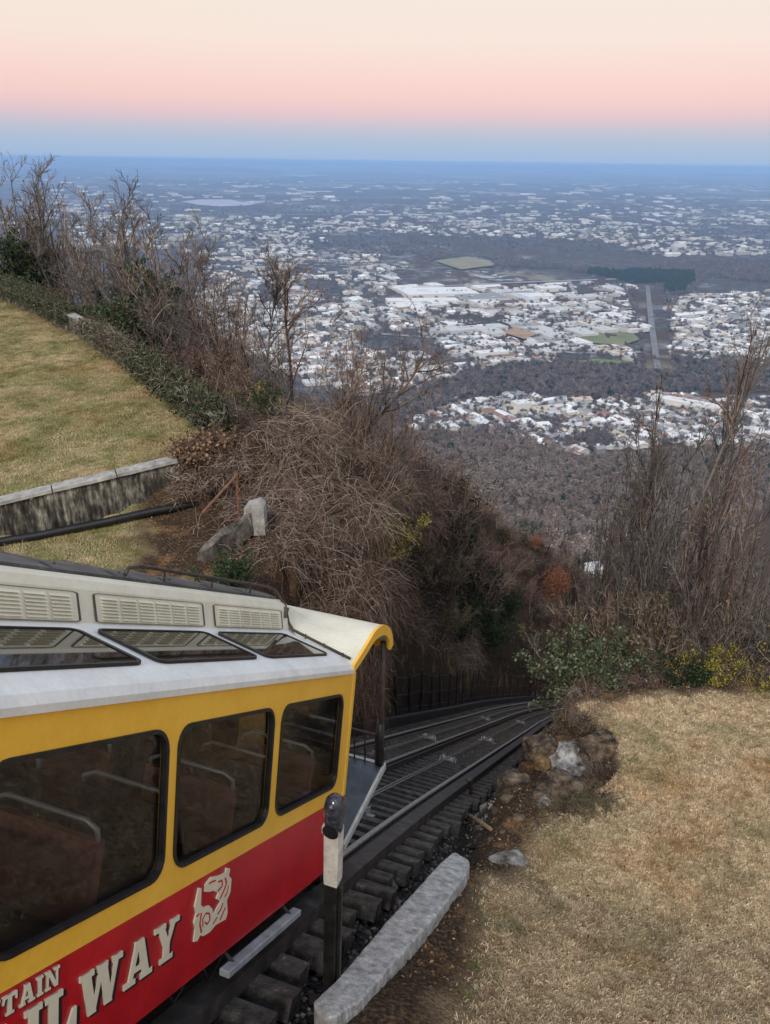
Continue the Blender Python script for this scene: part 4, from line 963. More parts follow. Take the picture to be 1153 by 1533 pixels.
scatter('lawn_grass', tuft_mesh('lawn_tuft', 12, .07, .05, M_dryl, 5, .75), P, np.stack([rng.normal(0, .2, n_), rng.normal(0, .2, n_), rng.uniform(0, 6.28, n_)], 1), np.stack([sc, sc, sc * .8], 1))
# green weeds in the dry grass
mW = grass_mat('weed_green', [(.1, (.03, .05, .012)), (.5, (.09, .13, .03)), (.9, (.2, .24, .07))], [(.1, (.03, .05, .012)), (.5, (.09, .13, .03)), (.9, (.2, .24, .07))])
wm = tuft_mesh('weed', 46, .11, .05, mW, 8, .8)
for i, (px, py, s, lb) in enumerate(((714, 1450, .8, 'small green weed in the dry grass below the kerb, the upper of two'), (697, 1493, .7, 'small green weed in the dry grass below the kerb, the lower of two'), (845, 1265, .9, 'small green weed in the grass right of the grey stone slab'))):
    o = link('weed', wm, None, onground(px, py)); o.scale = (s, s, s); o.rotation_euler.z = i; tag(o, lb, 'weed')
# fallen leaves on the banks and in the gully
lm_ = bpy.data.meshes.new('fallen_leaf'); lm_.from_pydata([(-.5, 0, 0), (0, -.28, .08), (.5, 0, 0.02), (0, .28, .1)], [], [(0, 1, 2, 3)])
mL, ntL, bL = new_mat('fallen_leaf', .9, .15)
ntL.links.new(ramp(ntL, ntL.nodes.new('ShaderNodeObjectInfo').outputs['Random'], [(0, (.03, .018, .012)), (.4, (.10, .058, .032)), (.75, (.20, .12, .062)), (.93, (.32, .21, .12)), (1, (.44, .35, .24))]), bL.inputs['Base Color']); lm_.materials.append(mL)
n0 = 170000; w_ = rng.uniform(-16, 6, n0); h_ = rng.uniform(4, 44, n0); x, y = xy(w_, h_); z, mk = terrain(x, y, full=True)
ok = ((mk['lawn'] < .3) | ((rng.random(n0) < .10) & (mk['lawn'] < 1.1))) & ((mk['bed'] < .2) | (rng.random(n0) < .04)); P = np.stack([x, y, z + .015], 1)[ok]; n_ = len(P); sc = rng.uniform(.022, .055, n_)
scatter('leaf_litter', lm_, P, np.stack([rng.normal(0, .5, n_), rng.normal(0, .5, n_), rng.uniform(0, 6.28, n_)], 1), np.stack([sc, sc, sc], 1))

# ------------------------------------------------------------------ plants
def nz(v): return v / (np.linalg.norm(v, axis=-1, keepdims=True) + 1e-9)
def perp(d, r_):
    a = nz(np.cross(d, r_.normal(size=d.shape))); return a
def grow(r_, P0, D0, Ln, K, wander, grav):
    """strands: start points, directions and lengths -> (M, K, 3)"""
    M = len(P0); P = np.zeros((M, K, 3)); P[:, 0] = P0; d = nz(D0); st = (Ln / (K - 1))[:, None]
    for k in range(1, K):
        d = nz(d + r_.normal(0, wander, d.shape) + np.array([0, 0, grav])); P[:, k] = P[:, k - 1] + d * st
    return P
def children(r_, P, Ln, n, t0, t1, ang, up, lf, K, wander, grav):
    M, K0 = P.shape[:2]; idx = np.repeat(np.arange(M), n); t = r_.uniform(t0, t1, len(idx)) * (K0 - 1); i = np.minimum(t.astype(int), K0 - 2); f = (t - i)[:, None]
    o = P[idx, i] * (1 - f) + P[idx, i + 1] * f; tg = nz(P[idx, i + 1] - P[idx, i]); a = r_.uniform(ang[0], ang[1], len(idx))[:, None]
    d = nz(tg * np.cos(a) + perp(tg, r_) * np.sin(a) + np.array([0, 0, up])); l_ = Ln[idx] * r_.uniform(lf[0], lf[1], len(idx)) * (1 - .45 * t / (K0 - 1))
    return grow(r_, o, d, l_, K, wander, grav), l_
def strands(P, r0, r1, sides, r_):
    M, K = P.shape[:2]; T = nz(np.gradient(P, axis=1)); ref = nz(r_.normal(size=(M, 1, 3))); A = nz(np.cross(T, ref)); B = np.cross(A, T)
    rad = np.linspace(1, 0, K)[None, :, None] * (r0 - r1) + r1 if np.isscalar(r0) else (np.linspace(1, 0, K)[None, :] * (r0 - r1)[:, None] + r1[:, None])[..., None]
    if sides == 2: V = np.stack([P - A * rad, P + A * rad], 2)
    else: V = np.stack([P + rad * (math.cos(2 * math.pi * j / sides) * A + math.sin(2 * math.pi * j / sides) * B) for j in range(sides)], 2)
    m = np.arange(M)[:, None, None]; k = np.arange(K - 1)[None, :, None]; j = np.arange(1 if sides == 2 else sides)[None, None]; jn = (j + 1) % sides
    b = m * K * sides; F = np.stack([b + k * sides + j, b + k * sides + jn, b + (k + 1) * sides + jn, b + (k + 1) * sides + j], -1).reshape(-1, 4)
    return V.reshape(-1, 3), F, np.repeat(r_.random(M), K * sides)
def join(parts):
    V, F, T, b = [], [], [], 0
    for v, f, t in parts: V.append(v); F.append(f + b); T.append(t); b += len(v)
    return np.vstack(V), np.vstack(F), np.concatenate(T)
def leaves(P, n, size, r_, droop=.0, spread=.06):
    """leaf quads along strands"""
    M, K = P.shape[:2]; idx = r_.integers(0, M, n); t = r_.uniform(.25, 1, n) * (K - 1); i = np.minimum(t.astype(int), K - 2); f = (t - i)[:, None]
    o = P[idx, i] * (1 - f) + P[idx, i + 1] * f + r_.normal(0, spread, (n, 3)); d = nz(r_.normal(size=(n, 3)) + np.array([0, 0, -droop])); s = perp(d, r_); sz = (size * r_.uniform(.55, 1.25, n))[:, None]
    up_ = np.cross(d, s) * .18
    V = np.stack([o, o + d * sz * .5 + s * sz * .3 + up_ * sz, o + d * sz, o + d * sz * .5 - s * sz * .3 + up_ * sz], 1).reshape(-1, 3)
    return V, np.arange(n * 4).reshape(-1, 4), np.repeat(r_.random(n), 4)

V_brown = veg_mat('brown_twigs', [(.1, (.034, .024, .02)), (.4, (.115, .076, .06)), (.7, (.24, .175, .14)), (.95, (.42, .35, .30))])
V_grey = veg_mat('grey_bark', [(.1, (.035, .03, .028)), (.5, (.11, .095, .088)), (.95, (.27, .25, .23))])
V_vine = veg_mat('vine_stems', [(.08, (.035, .022, .017)), (.4, (.105, .066, .050)), (.7, (.21, .145, .115)), (.98, (.42, .35, .30))])
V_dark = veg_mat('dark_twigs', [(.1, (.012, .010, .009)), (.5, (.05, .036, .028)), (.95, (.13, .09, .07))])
V_ever = veg_mat('evergreen_leaves', [(.1, (.008, .016, .009)), (.5, (.028, .05, .022)), (.95, (.085, .12, .055))], .5, .15)
V_ivy = veg_mat('ivy_leaves', [(.1, (.016, .026, .012)), (.45, (.05, .07, .034)), (.75, (.10, .125, .068)), (.95, (.22, .24, .15))], .45, .15)
V_olive = veg_mat('olive_leaves', [(.1, (.04, .04, .016)), (.5, (.11, .10, .045)), (.95, (.24, .2, .11))], .7, .2)
V_yell = veg_mat('yellow_leaves', [(.1, (.10, .10, .01)), (.5, (.30, .27, .03)), (.95, (.50, .44, .08))], .7, .25)
V_rusty = veg_mat('rust_leaves', [(.1, (.15, .055, .03)), (.5, (.33, .125, .06)), (.95, (.46, .24, .13))], .8, .2)
V_tan = veg_mat('dead_leaves', [(.1, (.07, .04, .022)), (.5, (.19, .115, .065)), (.95, (.36, .25, .16))], .8, .2)
V_pur = veg_mat('red_brown_twigs', [(.1, (.06, .036, .033)), (.5, (.20, .12, .105)), (.95, (.40, .28, .25))])
V_for = veg_mat('winter_wood', [(.1, (.11, .09, .09)), (.5, (.28, .23, .228)), (.95, (.48, .42, .41))])

def m_of(name, parts, mat): V, F, T = join(parts); return np_mesh(name, V, F, None, [mat], {'tint': T})
def sapling(seed, h=5.0, stems=5, lean=.22, mat=V_brown):
    r_ = np.random.default_rng(seed); a = r_.uniform(0, 6.28, stems); o = np.stack([np.cos(a), np.sin(a), 0 * a], 1)
    S = grow(r_, o * r_.uniform(.05, .35, stems)[:, None], np.array([0, 0, 1.]) + o * lean * r_.uniform(.2, 1.6, stems)[:, None], h * r_.uniform(.65, 1.0, stems), 9, .07, .03); sl = np.full(stems, h * .85)
    A, al = children(r_, S, sl, 10, .2, .97, (.45, 1.15), .15, (.2, .42), 6, .14, .04)
    B, bl = children(r_, A, al, 7, .2, 1, (.4, 1.05), .12, (.3, .65), 5, .17, .03)
    Cc, cl = children(r_, B, bl, 4, .2, 1, (.3, .9), .15, (.35, .7), 4, .18, .02)
    return [('stems', m_of('stems', [(lambda q: (q[0], q[1], q[2] * .55))(strands(S, .038, .010, 5, r_)), strands(A, .016, .006, 3, r_)], mat)), ('twigs', m_of('twigs', [strands(B, .0085, .004, 3, r_), strands(Cc, .0055, .003, 2, r_)], mat))]
def bigtree(seed, h=8.0, mat=V_grey, tmat=None, crown0=.35, ang=(.5, 1.0), lw=.5, vines=0, up=.2):
    r_ = np.random.default_rng(seed)
    S = grow(r_, np.zeros((1, 3)), np.array([[r_.normal(0, .08), r_.normal(0, .08), 1]]), np.array([h]), 12, .06, .04); sl = np.array([h])
    A, al = children(r_, S, sl, 16, crown0, .97, ang, up, (.26, lw), 8, .13, .04)
    B, bl = children(r_, A, al, 7, .2, 1, (.4, .95), .15, (.3, .6), 6, .15, .03)
    Cc, cl = children(r_, B, bl, 6, .15, 1, (.35, .9), .1, (.35, .65), 4, .18, .02)
    D_, dl = children(r_, Cc, cl, 3, .2, 1, (.3, .9), .05, (.4, .7), 3, .2, .0)
    out = [('trunk', m_of('trunk', [strands(S, .10 * h / 8, .02, 7, r_)], tmat or mat)), ('crown', m_of('crown', [strands(A, .034, .011, 4, r_), strands(B, .013, .006, 3, r_), strands(Cc, .0075, .004, 2, r_), strands(D_, .005, .003, 2, r_)], mat))]
    if vines:
        Vn, vl = children(r_, np.concatenate([A], 0), al, 6, .3, 1, (.6, 1.4), -.5, (.5, 1.1), 7, .2, -.22)
        out.append(('hanging_vines', m_of('hanging_vines', [strands(Vn, .007, .003, 3, r_)], V_vine)))
    return out
def mound(seed, a=2.0, b=1.6, c=1.3, n=4200, mat=V_vine, leafmat=None, nl=0):
    """tangle of vine stems arching over a low dome"""
    r_ = np.random.default_rng(seed); th = r_.uniform(0, 6.28, n); ph = np.arccos(r_.uniform(-.05, 1, n)); s = r_.uniform(.72, 1.0, n)
    P0 = np.stack([np.sin(ph) * np.cos(th) * a, np.sin(ph) * np.sin(th) * b, np.cos(ph) * c], 1) * s[:, None]
    P0[:, 2] *= 1 + .25 * vnoise(P0[:, 0] * 1.1 + seed, P0[:, 1] * 1.1, seed); N0 = nz(P0 / np.array([a * a, b * b, c * c])); tg = perp(N0, r_)
    d = nz(tg + N0 * r_.uniform(-.05, .65, n)[:, None]); l_ = r_.uniform(.5, 1.5, n); P = np.zeros((n, 8, 3)); P[:, 0] = P0; q = d.copy()
    for k in range(1, 8):
        q = nz(q + r_.normal(0, .2, q.shape) + np.array([0, 0, -.20])); P[:, k] = P[:, k - 1] + q * (l_ / 7)[:, None]
        rr = np.sqrt((P[:, k] ** 2 / np.array([a * a, b * b, c * c])).sum(1)); under = rr < .8; P[under, k] += N0[under] * ((.8 - rr[under]) * .9)[:, None] * min(a, b, c) * .5
    f = r_.random(n) < .2
    out = [('stems', m_of('stems', [strands(P[f], .0075, .004, 3, r_), strands(P[~f], .0044, .0024, 2, r_), leaves(P, 500, .06, r_, .3, .04)], mat))]
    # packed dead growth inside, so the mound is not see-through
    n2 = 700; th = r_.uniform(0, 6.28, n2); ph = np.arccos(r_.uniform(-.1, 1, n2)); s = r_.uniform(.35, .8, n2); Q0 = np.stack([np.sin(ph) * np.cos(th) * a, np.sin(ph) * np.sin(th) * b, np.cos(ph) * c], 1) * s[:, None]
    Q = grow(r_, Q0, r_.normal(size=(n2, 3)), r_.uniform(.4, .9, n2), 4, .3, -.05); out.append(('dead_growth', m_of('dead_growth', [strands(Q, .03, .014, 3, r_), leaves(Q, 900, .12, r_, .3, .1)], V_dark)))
    if nl: out.append(('leaves', m_of('leaves', [leaves(P, nl, .085, r_, .3, .04)], leafmat)))
    return out
def thicket(seed, w=1.6, h=2.6, stems=46, mat=V_brown, leafmat=None, nl=0, droop=.0, dark=True, lsize=.07):
    r_ = np.random.default_rng(seed); a = r_.uniform(0, 6.28, stems); rad = w * np.sqrt(r_.random(stems)) * .75; o = np.stack([np.cos(a), np.sin(a), 0 * a], 1)
    S = grow(r_, o * rad[:, None] + np.array([0, 0, -.2]), np.array([0, 0, 1.]) + o * r_.uniform(-.05, .55, stems)[:, None] + r_.normal(0, .12, (stems, 3)), h * r_.uniform(.5, 1.1, stems), 8, .13, -.02 - droop); sl = np.full(stems, h * .8)
    A, al = children(r_, S, sl, 8, .12, .97, (.35, 1.0), .15, (.22, .45), 5, .17, -droop * .6)
    B, bl = children(r_, A, al, 5, .15, 1, (.3, 1.0), .08, (.35, .7), 4, .2, -droop * .4)
    out = [('stems', m_of('stems', [strands(S, .017, .005, 3, r_), strands(A, .0075, .0035, 3, r_)], mat)), ('twigs', m_of('twigs', [strands(B, .005, .0028, 2, r_)], mat))]
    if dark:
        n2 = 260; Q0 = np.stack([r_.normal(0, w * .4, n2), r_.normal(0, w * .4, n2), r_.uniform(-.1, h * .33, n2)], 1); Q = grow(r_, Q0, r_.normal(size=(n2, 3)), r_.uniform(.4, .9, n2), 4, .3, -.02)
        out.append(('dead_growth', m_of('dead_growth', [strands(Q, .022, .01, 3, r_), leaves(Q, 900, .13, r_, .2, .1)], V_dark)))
    if nl: out.append(('leaves', m_of('leaves', [leaves(np.concatenate([A[:, :4], B]), nl, lsize, r_, .2, .05)], leafmat)))
    return out
def evergreen(seed, w=1.3, h=2.4, n=5200, mat=V_ever, size=.10):
    r_ = np.random.default_rng(seed); stems = 16; a = r_.uniform(0, 6.28, stems); o = np.stack([np.cos(a), np.sin(a), 0 * a], 1)
    S = grow(r_, o * .1, np.array([0, 0, 1.]) + o * r_.uniform(.1, .9, stems)[:, None], h * r_.uniform(.6, 1.05, stems), 7, .1, .03); sl = np.full(stems, h * .8)
    A, al = children(r_, S, sl, 9, .1, 1, (.5, 1.2), .1, (.25, .5), 5, .15, .0); B, bl = children(r_, A, al, 5, .1, 1, (.4, 1.1), .05, (.3, .6), 4, .15, -.02)
    return [('stems', m_of('stems', [strands(S, .03, .01, 4, r_), strands(A, .010, .004, 3, r_)], V_dark)), ('leaves', m_of('leaves', [leaves(B, n, size, r_, .25, .05)], mat))]
def forest(seed, h=12.0, mat=V_for, leafmat=None, nl=0):
    r_ = np.random.default_rng(seed)
    S = grow(r_, np.zeros((1, 3)), np.array([[r_.normal(0, .05), r_.normal(0, .05), 1]]), np.array([h]), 8, .05, .04)
    A, al = children(r_, S, np.array([h]), 20, .3, .95, (.5, 1.0), .35, (.22, .42), 6, .12, .05); B, bl = children(r_, A, al, 7, .2, 1, (.4, .9), .2, (.3, .6), 4, .15, .04); Cc, cl = children(r_, B, bl, 5, .2, 1, (.4, .9), .15, (.4, .7), 3, .15, .03)
    out = [('trunk', m_of('trunk', [strands(S, .17, .04, 5, r_)], V_grey)), ('crown', m_of('crown', [strands(A, .06, .03, 3, r_), strands(B, .035, .02, 2, r_), strands(Cc, .024, .015, 2, r_)], mat))]
    if nl: out.append(('leaves', m_of('leaves', [leaves(np.concatenate([B[:, :3], Cc]), nl, .20, r_, .1, .45)], leafmat)))
    return out

KIT = {
 'bare_sapling': [sapling(1), sapling(2, 5.0, 7, .3, V_grey), sapling(3, 5.0, 4, .15), sapling(4, 5, 6, .35, V_grey)],
 'bare_tree': [bigtree(11), bigtree(12, 8, V_brown, None, .3, (.6, 1.1), .55, 1), bigtree(13, 8, V_grey, None, .45)],
 'leaning_tree': [bigtree(17, 8, V_brown, None, .25, (.5, .95), .5, 1, .1)],
 'slender_tree': [bigtree(14, 11, V_grey, V_grey, .3, (.35, .7), .3, 0, .45), bigtree(15, 11, V_brown, V_grey, .35, (.35, .75), .26, 0, .4)],
 'vine_mound': [mound(21), mound(22, 1.7, 1.9, 1.1), mound(23, 2.3, 1.5, 1.4, 4400)],
 'leafy_vine_mound': [mound(24, 1.9, 1.6, 1.1, 2000, V_vine, V_olive, 900), mound(25, 1.7, 1.7, 1.2, 2000, V_vine, V_ivy, 1200)],
 'brown_thicket': [thicket(31), thicket(32, 1.8, 2.4, 50, V_brown, None, 0, .06), thicket(33, 1.5, 2.8, 46, V_grey)],
 'russet_thicket': [thicket(34, 1.7, 2.6, 48, V_pur), thicket(35, 1.7, 2.4, 44, V_brown, V_tan, 900)],
 'olive_shrub': [thicket(36, 1.6, 2.2, 40, V_brown, V_olive, 4200), thicket(37, 1.5, 2.0, 36, V_grey, V_olive, 5000)],
 'evergreen_shrub': [evergreen(41), evergreen(42, 1.5, 2.0, 5200)],
 'ivy_shrub': [evergreen(43, 1.4, 1.6, 10000, V_ivy, .07)],
 'yellow_shrub': [thicket(44, 1.1, 1.4, 26, V_brown, V_yell, 5200, 0, False, .05)],
 'russet_tree': [bigtree(51, 8, V_pur, V_grey, .2, (.5, 1.0), .5), bigtree(52, 8, V_pur, V_grey, .25, (.4, .9), .45)],
 'forest_tree': [forest(61), forest(62, 11), forest(63, 13)],
 'pine': [evergreen(64, 2.6, 9.0, 9000, V_ever, .26)],
 'orange_tree': [forest(66, 9, V_pur, V_rusty, 4500)],
}
HT = {k: [max((m.vertices[i].co.z for _, m in v for i in range(0, len(m.vertices), 7)), default=1) for v in vs] for k, vs in KIT.items()}
CATS = {'bare_sapling': 'tree', 'bare_tree': 'tree', 'leaning_tree': 'tree', 'slender_tree': 'tree', 'vine_mound': 'vines', 'leafy_vine_mound': 'vines', 'brown_thicket': 'shrub', 'russet_thicket': 'shrub', 'olive_shrub': 'shrub', 'evergreen_shrub': 'shrub', 'ivy_shrub': 'ivy', 'yellow_shrub': 'shrub', 'russet_tree': 'tree', 'forest_tree': 'tree', 'pine': 'tree', 'orange_tree': 'tree'}
first_of = {}
pr = np.random.default_rng(99)
def put(kind, x, y, hgt, label, group=None, wide=1.0, z=None, variant=None, lean=None):
    v = int(pr.integers(len(KIT[kind]))) if variant is None else variant
    s = hgt / HT[kind][v]; zz = (gz(x, y) if z is None else z) - .06
    root = empty(kind, (x, y, zz), label, CATS[kind], group)
    sw = s ** .75 * wide if kind not in ('vine_mound', 'leafy_vine_mound') else s ** .4 * wide
    root.scale = (sw, sw, s); root.rotation_euler.z = pr.uniform(0, 6.28)
    if lean is not None: root.rotation_euler = lean
    for nm, m in KIT[kind][v]:
        o = bpy.data.objects.new(nm, m); COL.objects.link(o); o.parent = root
    return root
def plant(kind, px, py_top, k, label, group=None, wide=1.0, variant=None, lean=None, hmin=.8):
    """stands on the terrain at viewing depth k; its top reaches the ray through (px, py_top)"""
    p = at_depth(px, py_top, k); zg = gz(p[0], p[1]); return put(kind, p[0], p[1], min(max(hmin, p[2] - zg), 2.0 if 'mound' in kind else 5.5 if kind == 'evergreen_shrub' else 3.6 if kind in ('ivy_shrub', 'brown_thicket', 'russet_thicket', 'olive_shrub') else 2.2 if kind == 'yellow_shrub' else 30), label, group, wide, None, variant, lean)

def pick(v, steps):
    for lim, name in steps:
        if v < lim: return name
    return steps[-1][1]
def size_word(f): return 'low' if f < .92 else 'tall' if f > 1.12 else 'medium'
def where(side, x, y):
    px, py = PROJ((x, y, gz(x, y))); k = math.hypot(x, y)
    if side == 'ridge': return pick(px, [(110, 'at the far end of the boundary wall'), (210, 'behind the bare coping of the boundary wall'), (320, 'behind the ivied near end of the boundary wall'), (400, 'left of the lone bare tree'), (470, 'under the bushy bare tree'), (560, 'under the leaning trees'), (9999, 'right of the leaning trees')]) + pick(k, [(23, ', in front'), (29, ''), (36, ', further back'), (999, ', furthest back')])
    if side == 'bank': return pick(px, [(560, 'above the hood of the car'), (620, 'above the platform of the car'), (670, 'above the near end of the pole fence'), (730, 'above the middle of the pole fence'), (790, 'above the far end of the pole fence'), (9999, 'at the far end of the track')]) + pick(k, [(30, ', in front'), (42, ''), (999, ', further down')])
    return pick(px, [(890, 'beside the far end of the track'), (950, 'above the ivy bushes'), (1010, 'left of the yellow shrub'), (1070, 'behind the yellow shrub'), (1120, 'right of the tallest slender tree'), (9999, 'by the slender tree at the right edge')]) + pick(k, [(19, ', on the crest'), (24, ', just below the crest'), (31, ', halfway down'), (999, ', deep down the slope')])
SHORT = {'vine_mound': 'bare vine tangle', 'leafy_vine_mound': 'leafy vine tangle', 'brown_thicket': 'brown leafless thicket', 'russet_thicket': 'reddish brown thicket', 'olive_shrub': 'olive leaved shrub', 'evergreen_shrub': 'dark evergreen shrub', 'bare_sapling': 'leafless sapling'}
# the ridge beyond the boundary wall: bare saplings and trees against the valley
SAP = 'leafless multi stemmed sapling on the slope beyond the boundary wall'
for px, py, k, v in [(8, 238, 44, 0), (40, 225, 43, 1), (75, 262, 42, 2), (112, 246, 41, 3), (138, 262, 40, 0), (165, 282, 39, 1), (188, 312, 37, 2), (215, 318, 36, 3), (243, 306, 35, 0), (262, 335, 34, 1), (285, 362, 32, 2), (308, 374, 31, 3), (340, 402, 30, 0), (225, 350, 33, 2), (150, 330, 37, 3), (95, 310, 40, 1), (25, 300, 43, 2), (60, 330, 42, 0), (190, 380, 35, 1), (320, 420, 29, 2), (130, 360, 38, 2), (265, 400, 32, 3)]:
    q_ = at_depth(px, py, k); plant('bare_sapling', px, py, k, ('tall ' if py < 300 else 'short ' if py > 340 else 'medium ') + SHORT['bare_sapling'] + ' ' + where('ridge', q_[0], q_[1]), 'saplings beyond the boundary wall', .95, v)
plant('bare_tree', 52, 252, 43, 'grey bare tree standing tallest at the far end of the boundary wall', None, 1.0, 0)
plant('bare_tree', 388, 352, 28, 'bare dark tree rising alone above the vine mounds before the city', None, 1.0, 2)
plant('bare_tree', 432, 362, 27.5, 'bushy bare tree just right of the lone dark tree above the vines', None, 1.05, 1)
plant('leaning_tree', 500, 420, 25, 'vine hung tree leaning out to the right over the valley', None, 1.1, 0, (0, .5, .3))
plant('leaning_tree', 470, 470, 24.5, 'vine hung tree leaning over the slope left of the larger leaning tree', None, 1.0, 0, (0, .42, .9))
for px, py, k in [(360, 470, 28), (410, 440, 27), (455, 455, 26), (540, 530, 24), (575, 585, 24), (600, 600, 25), (520, 480, 24)]:
    plant('bare_sapling', px, py, k, 'thin leafless sapling among the vine mounds above the cutting', 'saplings among the vine mounds', .8)
EVG = [(22, 352, 41, 'evergreen_shrub', 'broad dark evergreen at the left edge above the far lawn'), (8, 318, 43, 'evergreen_shrub', 'dark evergreen bush at the far end of the boundary wall'), (150, 440, 33.5, 'ivy_shrub', 'dark green ivy bush behind the middle of the boundary wall'), (18, 398, 41.5, 'ivy_shrub', 'green ivy bush trailing over the far end of the boundary wall'), (205, 352, 35, 'evergreen_shrub', 'small dark evergreen among the bare saplings on the ridge')]
for px, py, k, kd, lb in EVG: plant(kd, px, py, k, lb, None, 1.1)
# undergrowth on the ridge slope and on both banks, placed over the ground itself
def spread(n, box_, ok, mind, seed):
    r_ = np.random.default_rng(seed); out = []
    for _ in range(n * 40):
        if len(out) >= n: break
        x, y = r_.uniform(box_[0], box_[1]), r_.uniform(box_[2], box_[3])
        if ok(x, y) and all((x - a) ** 2 + (y - b_) ** 2 > mind ** 2 for a, b_ in out): out.append((x, y))
    return out
def sd(x, y, P): return float(poly_sd(np.array([x]), np.array([y]), P)[0])
def inview(x, y, m=1.1): return abs(x) < .55 * m * y + 1.5
def left_ok(x, y):
    w, h = wh(x, y); return (1.3 if x < -5 else .8) < sd(x, y, LPOLY) < 17 and w - float(curve(h)) < -7.2 and inview(x, y) and not (y < 17.2)
UL = {'vine_mound': ('grey brown mound of tangled vine stems on the slope below the boundary wall', 'vine mounds below the boundary wall'), 'leafy_vine_mound': ('vine mound flecked with green leaves on the slope below the boundary wall', 'leafy vine mounds below the boundary wall'),
      'brown_thicket': ('brown leafless thicket on the left side of the ravine', 'brown thickets left of the ravine'), 'russet_thicket': ('reddish brown thicket on the left side of the ravine', 'reddish thickets left of the ravine'), 'olive_shrub': ('dull olive leaved shrub on the left side of the ravine', 'olive shrubs left of the ravine')}
pk = np.random.default_rng(5)
for x, y in spread(120, (-26, 12, 13, 52), left_ok, 1.25, 3):
    u = sd(x, y, LPOLY); kd = pk.choice(['vine_mound', 'leafy_vine_mound', 'brown_thicket', 'russet_thicket', 'olive_shrub'], p=[.42, .14, .22, .14, .08] if u < 7 else [.15, .1, .4, .25, .1])
    f_ = pk.uniform(.75, 1.35); hh = {'vine_mound': 1.5, 'leafy_vine_mound': 1.3}.get(kd, 2.4) * f_; put(kd, x, y, hh, f'{size_word(f_)} {SHORT[kd]} {where("ridge", x, y)}', UL[kd][1], 1.0)
# the big vine mass at the end of the retaining wall, spilling into the cutting
BIG = [(405, 575, 20.2, 1.2, 'highest rounded heap of vine stems beyond the retaining wall end'), (362, 606, 19.8, .75, 'vine heap lying over the right end of the retaining wall'), (455, 640, 18.2, 1.2, 'long vine heap falling towards the cutting below the rounded heap'), (468, 735, 18.4, .7, 'vine heap right behind the broken concrete stub'), (480, 735, 17.6, .8, 'vine heap at the brink of the cutting right of the concrete stub'), (510, 800, 18.6, .55, 'pale vine heap hanging furthest into the cutting'), (510, 690, 18.5, 1.0, 'vine heap in the middle of the spill above the cutting'), (520, 868, 19.0, .5, 'lowest vine heap on the left bank above the platform of the car'), (405, 668, 19.2, .8, 'vine heap wrapped round the end of the stained wall')]
for i, (px, py, k, wd, lb) in enumerate(BIG): plant('vine_mound', px, py, k, lb, None, wd, i % 3, None, .7)
plant('evergreen_shrub', 330, 815, 14.2, 'small dark green bush on the dirt beside the broken concrete', None, .9, 1, None, .5).scale *= .9
for px, py, k, kd, lb in [(280, 585, 21.5, 'yellow_shrub', 'yellow green leaved shrub just behind the ivy covered wall'), (395, 545, 23, 'yellow_shrub', 'small yellow green shrub among the vine heaps below the bare trees'), (535, 665, 20, 'yellow_shrub', 'yellow green shrub on the brink above the cutting')]: plant(kd, px, py, k, lb, None, .9)
# left bank of the cutting beside the track
def bank_l(x, y):
    w, h = wh(x, y); w -= float(curve(h)); return -14 < w < (-8.7 if h < 42 else -7.6) and 15.5 < h < 70 and inview(x, y) and sd(x, y, LPOLY) > .9
BL = {'brown_thicket': ('brown leafless thicket overhanging the left bank of the track', 'brown thickets on the left bank of the track'), 'russet_thicket': ('reddish brown thicket overhanging the left bank of the track', 'reddish thickets on the left bank of the track'), 'vine_mound': ('tangle of vine stems hanging down the left bank of the track', 'vine tangles on the left bank of the track'), 'evergreen_shrub': ('dark evergreen shrub on the left bank of the track', 'evergreen shrubs on the left bank of the track'), 'olive_shrub': ('olive leaved shrub on the left bank of the track', 'olive shrubs on the left bank of the track')}
for x, y in spread(95, (-12, 26, 12, 66), bank_l, 1.3, 8):
    kd = pk.choice(list(BL), p=[.3, .26, .2, .12, .12]); f_ = pk.uniform(.7, 1.3); w0_, h0_ = wh(x, y); ed_ = w0_ - float(curve(h0_)) > -10 and h0_ < 40; put(kd, x, y, {'vine_mound': .9 if ed_ else 1.0}.get(kd, 1.4 if ed_ else 1.6) * f_, f'{size_word(f_)} {SHORT[kd]} {where("bank", x, y)}', BL[kd][1], .55 if ed_ else 1.0)
for px, py, k, kd, wd, lb in [(700, 790, 44, 'evergreen_shrub', 1.3, 'tallest dark evergreen on the left bank above the pole fence'), (660, 850, 38, 'evergreen_shrub', 1.2, 'dark evergreen left of the tallest evergreen above the pole fence'), (735, 900, 46, 'evergreen_shrub', 1.2, 'dark evergreen low above the far end of the pole fence'), (640, 770, 34, 'brown_thicket', 1.2, 'tall brown thicket high on the left bank'), (622, 800, 28, 'russet_thicket', 1.0, 'tall reddish thicket above the near end of the pole fence'), (690, 710, 50, 'bare_tree', 1.2, 'bare grey tree on the left bank above the evergreens'), (740, 740, 60, 'bare_tree', 1.2, 'bare grey tree in the middle of the ravine behind the evergreens'), (800, 850, 56, 'russet_tree', 1.0, 'reddish brown bare tree rising over the far end of the track'), (770, 825, 53, 'russet_tree', 1.1, 'reddish brown bare tree left of the track end'), (835, 905, 57, 'russet_tree', 1.0, 'reddish brown bare tree closing the far end of the track'), (815, 945, 52, 'russet_tree', .9, 'low reddish brown tree right at the far end of the track'), (803, 802, 62, 'orange_tree', 1.2, 'orange leaved tree beyond the far end of the track, the upper one'), (833, 848, 60, 'orange_tree', 1.2, 'orange leaved tree beyond the far end of the track, the lower one'), (775, 930, 60, 'olive_shrub', 1.3, 'olive shrub at the far end of the pole fence')]: plant(kd, px, py, k, lb, None, wd)
